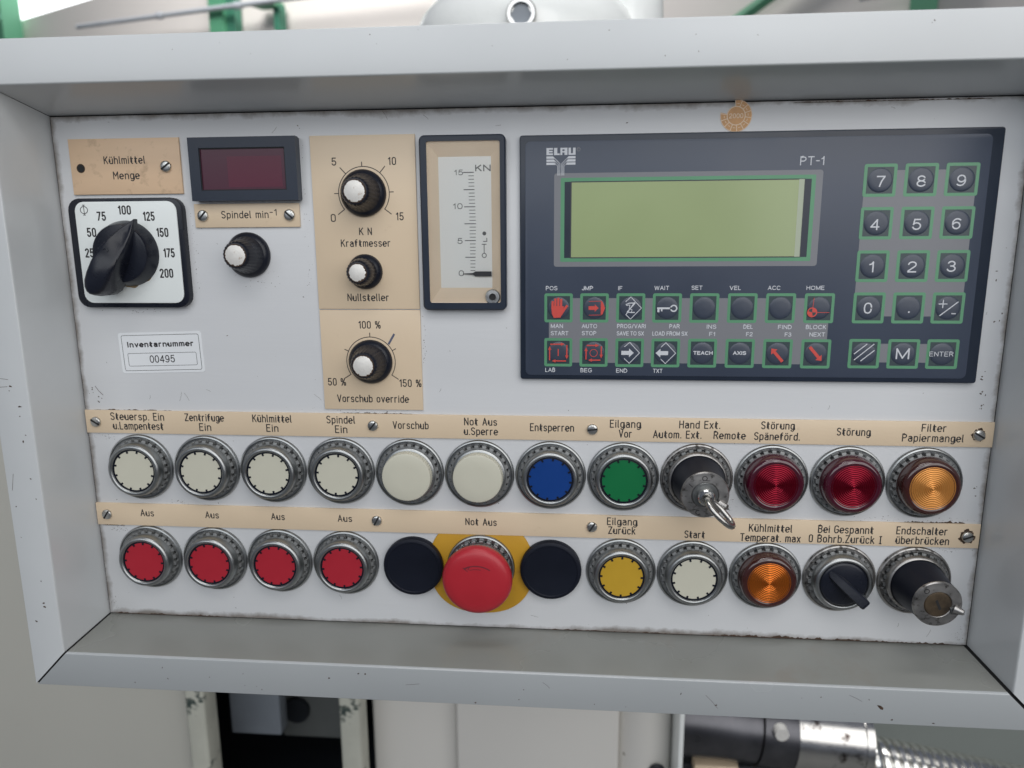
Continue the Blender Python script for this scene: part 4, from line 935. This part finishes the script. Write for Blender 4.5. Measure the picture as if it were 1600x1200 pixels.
def flush(x, y, label, m, group):
    t = fitting('push_button', x, y, label, 'push button', group)
    lm('bezel_ring', RING, t); i = lm('insert_ring', INSM, t); i.rotation_euler.z = random.uniform(0, .5)
    part('button_face', FACE.mesh('button_face', M['white_btn']), M[m], t)
    return t
def reb(src, x, y, label, m):
    t = copy_tree(src); t.location = W(x, y, 0); t['label'] = label
    for n in kid(t, 'knurled_nut') + kid(t, 'insert_ring'): n.rotation_euler.z = random.uniform(0, .5)
    for n in kid(t, 'button_face'): n.material_slots[0].link = 'OBJECT'; n.material_slots[0].material = M[m]
    t.rotation_euler.y = random.uniform(-.01, .01); return t
BX = [-233.4, -190.4, -147.9, -105.2, -62.6, -20.0, 22.8, 65.7, 108.4, 151.2, 194.0, 236.6]
R1, R2 = -55.2, -115.2
b0 = flush(BX[0], R1, 'white flush push button under Steuersp. Ein u.Lampentest, leftmost of the upper row', 'white_btn', 'flush illuminated push buttons')
for i, (m, lb) in {1: ('white_btn', 'white flush push button under Zentrifuge Ein'), 2: ('white_btn', 'white flush push button under Kühlmittel Ein'), 3: ('white_btn', 'white flush push button under Spindel Ein'),
                   6: ('blue_btn', 'blue flush push button under Entsperren'), 7: ('green_btn', 'green flush push button under Eilgang Vor')}.items():
    reb(b0, BX[i], R1, lb, m)
for i, (m, lb) in {0: ('red_btn', 'red flush push button, leftmost in the lower row'), 1: ('red_btn', 'red flush push button under Aus below the Zentrifuge button'),
                   2: ('red_btn', 'red flush push button under Aus below the Kühlmittel Ein button'), 3: ('red_btn', 'red flush push button under Aus next to the left black plug'),
                   7: ('yellow_btn', 'yellow flush push button under Eilgang Zurück'), 8: ('white_btn', 'white flush push button under Start, the only white one in the lower row')}.items():
    reb(b0, BX[i], R2, lb, m)
# raised ivory buttons with fine ribbed sides
def raised(x, y, label):
    t = fitting('push_button', x, y, label, 'push button', 'raised ivory push buttons')
    part('sleeve', MB().lathe([(16.6, 3), (16.2, 5), (15.4, 5.6), (14.5, 5.7)], 60), M['steel'], t)
    mod = lambda k, i, n: (.975 if i % 3 == 0 else 1.) if k in (0, 1, 2) else 1
    part('button_cap', MB().lathe([(15.2, 3.5), (15.0, 6), (14.8, 9.8), (14.45, 10.5), (13.6, 10.8), (7, 10.95), (0, 11.0)], 180, mod), M['white_btn'], t, angle=30)
    return t
raised(BX[4], R1, 'raised ivory push button without a metal bezel under Vorschub')
raised(BX[5], R1, 'raised ivory push button without a metal bezel under Not Aus u.Sperre')
# indicator lamps with ribbed lenses
def lamp(x, y, label, m_side, m_rib, n_ribs=12):
    t = fitting('indicator_lamp', x, y, label, 'indicator lamp', 'ribbed indicator lamps')
    part('lens_rim', MB().lathe([(17.0, 2.6), (16.6, 4.4), (16.2, 8.6), (15.6, 10.2), (14.4, 11.0), (13.0, 11.2), (12.6, 10.9)], 72), M[m_side], t, angle=60)
    prof = []
    for k in range(n_ribs):
        r = 12.7 * (1 - k / n_ribs); q = 12.7 / n_ribs; z = 10.9 + .9 * (1 - (r / 12.7) ** 2)
        prof += [(r, z - .20), (r - q * .25, z + .02), (r - q * .5, z + .16), (r - q * .75, z + .02)]
    prof.append((0, 11.7))
    part('ribbed_lens', MB().lathe(prof, 72), M[m_rib], t, angle=70)
    return t
lamp(BX[9], R1, 'red ribbed indicator lamp under Störung Späneförd.', 'lens_red', 'lens_red_rib')
lamp(BX[10], R1, 'red ribbed indicator lamp under the single word Störung', 'lens_red', 'lens_red_rib')
lamp(BX[11], R1, 'amber ribbed indicator lamp under Filter Papiermangel', 'lens_amber', 'lens_amber_rib')
lamp(BX[9], R2, 'orange ribbed indicator lamp under Kühlmittel Temperat. max', 'lens_amber', 'lens_orange_rib')
# key-operated switches
def lock(x, y, label, h=27., worn=False):
    h += 2.5
    t = fitting('key_switch', x, y, label, 'key switch', 'black key switches with steel faces')
    recolor(t, 'collar', M['steel_worn']); recolor(t, 'knurled_nut', M['nut'])
    part('bezel_ring', MB().lathe([(17.2, 2.5), (17.0, 5.6), (16.5, 6.6), (15.7, 6.9), (15.2, 6.4)], 64), M['steel_worn'], t, angle=60)
    part('barrel', MB().lathe([(15.4, 3), (15.3, 7), (14.4, 14), (13.4, 20), (13.0, h - 1)], 64), M['black_soft'], t, angle=60)
    part('face', MB().lathe([(13.05, h - 1.4), (13.1, h - .4), (12.6, h + .3), (7.6, h + .5), (7.2, h + .1)], 64), M['steel_worn'], t)
    part('cylinder_core', MB().lathe([(7.3, h + .1), (6.8, h + .7), (5.6, h + .8), (0, h + .8)], 40), M['brass'] if worn else M['nut'], t)
    if worn: part('keyway', MB().box(-.7, .7, -3.0, 3.0, h + .7, h + .9), M['pit'], t, smooth=False).rotation_euler.z = R(25)
    marks = MB().ribbon(circ(-.6 if not worn else -6.6, 9.6 if not worn else 7.6, 1.25, 20), .45, h + .5, closed=True)
    if not worn:
        marks.ribbon([(.6, 8.4), (2.2, 8.3)], .45, h + .5); marks.ribbon([(-9.0, 6.4), (-7.0, 4.6)], .4, h + .48); marks.ribbon(circ(-3.5, -10, 1.2, 14, 60, 320), .4, h + .48)
    part('engraved_marks', marks, M['ink'], t, smooth=False)
    a = R(-28 if not worn else -14); rr = 11.2
    nub = MB().tube([(rr * cos(a) - 2, rr * sin(a) + .6, h + .2), (rr * cos(a), rr * sin(a), h + 1.6), (rr * cos(a) + 1.6, rr * sin(a) - .3, h + 3.2)], [2.4, 2.0, 1.4], 14)
    part('index_nub', nub, M['steel_worn'], t, angle=60)
    tri = MB().prism([(rr * cos(a) - 5, rr * sin(a) + 1.6), (rr * cos(a) - 3.5, rr * sin(a) - 2.6), (rr * cos(a) + 3.4, rr * sin(a) - 2.6), (rr * cos(a) + 1.5, rr * sin(a) + 1.2)], h - .4, h + 1.2, .3)
    part('index_plate', tri, M['nut'], t)
    grime(0, 0, 16.5, 19 if not worn else 23.2, .12, 40 + worn, t, a0=200, a1=268)
    return t
M['brass'] = mat('dirty_brass', (.10, .072, .045), .55, metal=.6, var=.35, vscale=180, stain=(.025, .02, .016), sscale=120, smin=.42, smax=.66)
l1 = lock(BX[8], R1, 'black key switch with steel face and inserted key under Hand Ext. Remote')
l2 = lock(BX[11], R2, 'black key switch with worn brown core and no key under Endschalter überbrücken', worn=True)
ky_ = thing('key', BX[8], R1, 29.8, 'small steel key with oval loop bow standing in the upper key switch', 'key')
part('stem', MB().lathe([(4.6, .6), (4.6, 4.2), (4.0, 5.0), (2.8, 5.2), (2.6, 4.0), (0, 3.8)], 36), M['chrome'], ky_)
bow = [];
for k in range(41):
    a = 2 * pi * k / 40; uu = 9.8 * cos(a); ww = 6.6 * sin(a)
    ca, sa = cos(R(-43)), sin(R(-43)); cxk, cyk = 6.4, -6.6
    # ring hangs from the stem, its plane tipped towards the viewer
    bow.append((cxk + uu * ca * .95 - ww * .10, cyk + uu * sa * .95 - ww * .16, 9.0 + ww * .92 + uu * .10))
part('bow', MB().tube(bow, 1.6, 14, cap=False), M['key_steel'], ky_, angle=80)
# two-position selector
se = fitting('selector_switch', BX[10], R2, 'black selector switch with a narrow raised handle under Bei Gespannt', 'selector switch')
recolor(se, 'collar', M['steel_worn'])
lm('bezel_ring', RING, se)
part('disc', MB().lathe([(13.7, 5), (13.6, 8.4), (13.0, 9.3), (12.0, 9.7), (0, 9.8)], 56), M['black'], se)
hm = MB(); a = R(-40)
sec = [(-11.5, 1.2, 10.0, 0), (-9.5, 2.4, 10.8, 0), (-3, 2.7, 13.8, 0), (4, 2.9, 17.8, 0), (10.6, 3.0, 20.6, 0), (12.0, 2.8, 20.4, 0), (12.4, 2.4, 18.8, 0)]
vs = []
for u, hw, zt, _ in sec:
    for v, z in ((-hw - .6, 8.0), (-hw, zt - .8), (-hw + .7, zt), (hw - .7, zt), (hw, zt - .8), (hw + .6, 8.0)):
        vs.append((u * cos(a) - v * sin(a), u * sin(a) + v * cos(a), z))
fs = [(k * 6 + i, k * 6 + i + 1, k * 6 + i + 7, k * 6 + i + 6) for k in range(len(sec) - 1) for i in range(5)] + [tuple(range(6)), tuple(range(len(vs) - 6, len(vs)))[::-1]]
part('handle', hm.add(vs, fs), M['black'], se, angle=30)
grime(0, 0, 17, 21.6, .12, 61, se, a0=200, a1=250)
# blanking plugs
PL = MB().lathe([(18.6, 0), (18.8, 2.6), (18.3, 4.4), (17.3, 5.0), (16.4, 5.1), (16.0, 4.7), (15.2, 4.6), (0, 4.5)], 72)
p1 = thing('blanking_plug', -61.8, -115.2, 0, 'round black blanking plug between the last red button and the emergency stop', 'blanking plug', 'round black blanking plugs')
part('cap', PL, M['black_soft'], p1)
p2 = copy_tree(p1); p2.location = W(23.2, -114.9, 0); p2['label'] = 'round black blanking plug between the emergency stop and the yellow button'
# yellow backing and emergency stop
yp = thing('backing_plate', -19.8, -115.0, 0, 'round yellow backing plate behind the red emergency stop button', 'backing plate')
pts = []
for k in range(64):
    a = 2 * pi * k / 64; e = 2 / 2.35; c_, s3 = cos(a), sin(a)
    pts.append((32.3 * math.copysign(abs(c_) ** e, c_), 31.0 * math.copysign(abs(s3) ** e, s3)))
pts = [(x, min(y, 21.2)) for x, y in pts]
part('plate', MB().prism(pts, .05, .9, .3), M['yellow_plate'], yp)
es = fitting('emergency_stop_button', -19.9, R2 + .2, 'large red mushroom emergency stop button with a twist arrow mark', 'emergency stop')
for c in es.children: c.location.z = 1.0 * U
recolor(es, 'knurled_nut', M['steel'])
part('shaft', MB().lathe([(16.8, 3.5), (16.4, 6.5), (15.5, 7.5), (12, 8), (11.5, 14)], 48), M['steel_worn'], es, angle=60)
mm = lambda k, i, n: (.982 if i % 3 == 0 else 1.) if k in (1, 2) else 1
part('mushroom_cap', MB().lathe([(12, 14.2), (20.3, 14.6), (20.9, 16.8), (21.0, 18.4), (20.5, 20.4), (19.3, 21.9), (17.4, 22.8), (14, 23.3), (7, 23.7), (0, 23.8)], 216, mm), M['red_cap'], es, angle=40)
am = MB().ribbon(circ(0, -4.4, 15.2, 14, 58, 116), .7, 23.62)
aw = []
for k in range(9): aw.append((0, 0))
am.ribbon(circ(0, -4.4, 13.2, 8, 78, 106), .4, 23.68).ribbon([(-6.6, 8.6), (-3.8, 10.6), (-4.6, 8.4)], .5, 23.66).ribbon([(-7.6, 9.6), (-4.9, 7.2)], .4, 23.62)
part('arrow_mark', am, mat('faded_print', (.16, .02, .03), .6), es, smooth=False)

# ================================================================== what stands behind: machine and hall (metres)
def wbox(name, x0, x1, y0, y1, z0, z1, m, parent=None, bev=.004, seg=3, origin=None):
    me = bpy.data.meshes.new(name); bm = bmesh.new(); c = Vector(((x0 + x1) / 2, (y0 + y1) / 2, z0)) if origin is None else Vector(origin)
    vs = [bm.verts.new(Vector((x, y, z)) - c) for x in (x0, x1) for y in (y0, y1) for z in (z0, z1)]
    for f in ((0, 1, 3, 2), (4, 6, 7, 5), (0, 4, 5, 1), (2, 3, 7, 6), (0, 2, 6, 4), (1, 5, 7, 3)): bm.faces.new([vs[i] for i in f])
    if bev: bmesh.ops.bevel(bm, geom=bm.edges[:], offset=bev, segments=seg, affect='EDGES', profile=.5)
    bmesh.ops.recalc_face_normals(bm, faces=bm.faces); bm.to_mesh(me); bm.free(); me.materials.append(m)
    me.polygons.foreach_set('use_smooth', [True] * len(me.polygons)); me.set_sharp_from_angle(angle=R(30))
    o = bpy.data.objects.new(name, me); col.objects.link(o)
    o.location = c if parent is None else c - parent.location
    if parent is not None: o.parent = parent
    return o
def wthing(name, loc, label, cat, group=None):
    o = bpy.data.objects.new(name, None); col.objects.link(o); o.location = loc; o.empty_display_size = .05
    return tag(o, label, cat, group)
def wtube(name, pts, r, m, parent, n=24, cap=True):
    mb = MB().tube([Vector(p) - parent.location for p in pts], r, n, cap); me = mb.mesh(name, m, 40, scale=1)
    o = bpy.data.objects.new(name, me); col.objects.link(o); o.parent = parent; return o
FL = -1.25
# machine body below and to the left
mc = wthing('milling_machine', (-.2, .45, FL), 'cream painted machine housing with a dark opening, seen under the control panel', 'machine')
wbox('left_cover', -1.3, -.349, .30, .312, FL, -.02, M['machine_cream'], mc, .006)
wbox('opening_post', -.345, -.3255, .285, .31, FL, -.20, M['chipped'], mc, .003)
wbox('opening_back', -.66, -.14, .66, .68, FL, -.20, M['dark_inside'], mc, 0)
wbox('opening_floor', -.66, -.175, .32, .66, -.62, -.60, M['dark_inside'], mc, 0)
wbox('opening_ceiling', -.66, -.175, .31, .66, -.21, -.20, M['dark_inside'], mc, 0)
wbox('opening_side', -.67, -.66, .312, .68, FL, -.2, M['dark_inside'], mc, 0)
br = wbox('bracket', -.357, -.2985, .39, .41, -.487, -.30, M['bracket'], mc, .002)
wbox('sloped_casting', -.325, -.235, .45, .50, -.535, -.30, mat('grey_casting_paint', (.16, .17, .165), .5, var=.2, vscale=14), mc, .004)
o = MB().lathe([(.016, 0), (.016, .006), (0, .006)], 24).mesh('bolt_hole', M['dark_inside'], scale=1)
bo = bpy.data.objects.new('bolt_hole', o); col.objects.link(bo); bo.parent = mc; bo.location = Vector((-.303, .449, -.494)) - mc.location; bo.rotation_euler = (pi / 2, 0, 0)
wbox('opening_post', -.192, -.1715, .285, .31, FL, -.20, M['chipped'], mc, .003)
wbox('side_cover', -.1705, -.0835, .32, .7, FL, -.20, M['machine_pale'], mc, .004)
wbox('front_cover', -.0825, .075, .305, .7, FL, -.20, M['machine_pale'], mc, .003)
wtube('corner_column', [(.098, .335, FL), (.098, .335, -.20)], .030, M['machine_pale'], mc, 32)
wbox('door_edge', .128, .1325, .285, .5, FL, -.2, M['machine_white'], mc, .001)
wbox('right_cover', .134, 1.4, .62, .9, FL, -.05, mat('grey_green_cover_paint', (.26, .285, .265), .45, var=.05, vscale=5), mc, .004)
dr = MB().lathe([(.008, 0), (.007, .004), (0, .005)], 14).mesh('cover_screw', M['dark_inside'], scale=1)
bo = bpy.data.objects.new('cover_screw', dr); col.objects.link(bo); bo.parent = mc; bo.location = Vector((.112, .304, -.437)) - mc.location; bo.rotation_euler = (pi / 2, 0, 0)
# clamp cylinder with chrome sleeve and coil hose
cl = wthing('clamp_cylinder', (.22, .34, -.41), 'oily steel cylinder with chrome sleeve below the right half of the panel', 'cylinder')
wtube('cylinder_body', [(.134, .335, -.398), (.176, .335, -.402), (.2075, .335, -.406)], [.036, .034, .034], M['chrome_dark'], cl, 40)
wtube('clamp_band', [(.2085, .335, -.405), (.240, .335, -.409)], .037, M['chrome_dark'], cl, 40)
wtube('sleeve', [(.241, .335, -.408), (.302, .335, -.413)], .0365, M['chrome'], cl, 48)
wtube('sleeve_ring', [(.302, .335, -.413), (.309, .335, -.4135)], .038, M['chrome'], cl, 48)
wtube('stud', [(.224, .306, -.387), (.224, .297, -.387)], [.0065, .0062], M['alu'], cl, 20)
hs = wthing('coil_hose', (.36, .34, -.43), 'bright coiled metal hose running right from the chrome sleeve', 'hose')
pts = []; nt_ = 22
for k in range(nt_ * 16 + 1):
    t = k / (nt_ * 16); a = 2 * pi * k / 16; X0 = Vector((.309 + .19 * t, .335, -.436 - .034 * t))
    pts.append(X0 + Vector((0, cos(a), sin(a))) * .0205)
wtube('coil', pts, .0046, mat('bright_coil_steel', (.74, .73, .70), .2, metal=1), hs, 8)
wtube('hose_core', [(.305, .335, -.437), (.50, .335, -.471)], .0175, M['chrome_dark'], hs, 20)
bx_ = wthing('machine_beam', (.17, .33, -.49), 'dark beam with a tan strip under the steel cylinder', 'beam')
wbox('beam', .134, .30, .335, .42, -.60, -.452, M['dark_inside'], bx_, .004)
wbox('tan_strip', .150, .192, .318, .336, -.452, -.440, M['cream'], bx_, .001)
# white casting above the panel
hd = wthing('column_casting', (-.019, .36, .16), 'white painted machine head casting with a socket bolt above the panel', 'machine head')
def head():
    mb = MB(); prof = [(.103, -.1), (.103, .078), (.101, .090), (.096, .102), (.086, .113), (.076, .122), (.062, .129), (.045, .134), (0, .138)]
    vs = []; return mb.lathe(prof, 72).mesh('casting', M['machine_white'], 60, scale=1)
o = bpy.data.objects.new('casting', head()); col.objects.link(o); o.parent = hd; o.location = (0, .04, -.0); o.scale = (1, .8, 1)
o = bpy.data.objects.new('side_lobe', MB().lathe([(.035, -.1), (.035, .08), (.033, .12), (.026, .135), (.012, .14), (0, .141)], 40).mesh('side_lobe', M['machine_white'], 60, scale=1)); col.objects.link(o); o.parent = hd; o.location = (.092, .05, 0)
bm_ = MB().lathe([(.0125, 0), (.0125, .006), (.0112, .008), (.0085, .008), (.008, .004)], 32).mesh('bolt_head', M['chrome'], scale=1)
bo = bpy.data.objects.new('bolt_head', bm_); col.objects.link(bo); bo.parent = hd; bo.location = (.002, -.045, .082); bo.rotation_euler = (pi / 2, 0, 0)
bs = bpy.data.objects.new('socket', MB().lathe([(.0085, .0045), (0, .0045)], 6).mesh('socket', M['bracket'], scale=1)); col.objects.link(bs); bs.parent = bo
# hall: slanting far wall with window band, green columns, pipe
ang = -R(25)
al = Vector((.9063, -.4226, 0)); nn = Vector((.4226, .9063, 0)); P0 = Vector((0, 5, 0))
def HW(s, off, z): return P0 + al * s - nn * off + Vector((0, 0, z))
def hbox(name, s0, s1, o0, o1, za, zb, m, bev=.0, label=None, cat=None, group=None, kind=None, parent=None):
    c = HW((s0 + s1) / 2, (o0 + o1) / 2, 0); c.z = za[0] if isinstance(za, tuple) else za
    A = (za, za) if not isinstance(za, tuple) else za; B = (zb, zb) if not isinstance(zb, tuple) else zb
    vs = [HW(s, o_, z) - c for s, k in ((s0, 0), (s1, 1)) for o_ in (o0, o1) for z in (A[k], B[k])]
    mb = MB().add(vs, [(0, 1, 3, 2), (4, 6, 7, 5), (0, 4, 5, 1), (2, 3, 7, 6), (0, 2, 6, 4), (1, 5, 7, 3)]); me = mb.mesh(name, m, scale=1, smooth=False)
    o = bpy.data.objects.new(name, me); col.objects.link(o)
    if parent is None: o.location = c; tag(o, label, cat, group, kind)
    else: o.parent = parent; o.location = c - parent.location
    return o
# parameter along the wall: s = (x - 0)/.9063
hbox('hall_wall', -9.5, 4.5, -.2, 0, FL, (2.50, 2.60), M['wall'], kind='structure')
hbox('upper_wall', -4.75, 4.5, -.2, 0, (2.57, 2.60), 4.6, M['wall'], kind='structure')
wd = wthing('hall_window', HW(-6, 0, 2.45), 'overexposed daylit window band at the top left of the hall wall', 'window')
hbox('glazing', -9.5, -4.75, -.12, -.08, 2.45, 4.6, M['window_glow'], parent=wd)
cg = 'green steel columns along the hall wall'
cA = wthing('steel_column', HW(-6.95, .2, FL), 'pale green steel column with brace at the far left of the hall', 'column', cg)
hbox('flange', -7.25, -6.55, .10, .30, FL, 4.6, M['green_steel'], parent=cA)
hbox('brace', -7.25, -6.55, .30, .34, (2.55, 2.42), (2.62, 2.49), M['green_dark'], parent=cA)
cB = wthing('steel_column', HW(-3.42, .1, FL), 'green steel column in the hall left of the machine head', 'column', cg)
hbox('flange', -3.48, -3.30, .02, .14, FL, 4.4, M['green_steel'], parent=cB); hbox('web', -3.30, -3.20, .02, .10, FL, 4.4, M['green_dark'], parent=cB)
cC = wthing('steel_column', HW(2.12, .1, FL), 'green steel column in the hall at the upper right', 'column', cg)
hbox('flange', 2.05, 2.18, .02, .14, FL, 4.4, M['green_steel'], parent=cC)
pp = wthing('wall_pipe', HW(-3.4, .2, 2.05), 'thin grey pipe running along the hall wall behind the panel', 'pipe')
wtube('pipe', [HW(-5.4, .18, 2.22), HW(-2.0, .18, 1.99), HW(-.6, .18, 1.90)], .022, M['pipe'], pp, 14)
for s_p, z_p in ((-4.1, 2.135), (-3.05, 2.06)): wtube('pipe_clamp', [HW(s_p - .03, .18, z_p), HW(s_p + .03, .18, z_p - .004)], .032, M['pipe'], pp, 12)
bk = wthing('pipe_bracket', HW(-2.78, .1, 1.9), 'small green bracket under the grey wall pipe', 'bracket')
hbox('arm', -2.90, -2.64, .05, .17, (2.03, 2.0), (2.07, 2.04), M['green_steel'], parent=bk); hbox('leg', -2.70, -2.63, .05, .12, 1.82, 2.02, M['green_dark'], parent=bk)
bk = wthing('diagonal_brace', HW(1.3, .1, 1.4), 'green diagonal brace on the hall wall right of the machine head', 'brace')
wtube('bar', [HW(.95, .1, 1.25), HW(1.60, .1, 1.62)], .035, M['green_steel'], bk, 8)
bk = wthing('wall_rail', HW(1.9, .12, 1.35), 'short dark grey rail on the hall wall at the upper right', 'rail')
wtube('bar', [HW(1.80, .12, 1.365), HW(2.03, .12, 1.372)], .012, M['bracket'], bk, 8)
flo = wbox('floor', -12, 12, -4, 12, FL - .1, FL, M['floor'], None, 0); flo['kind'] = 'structure'
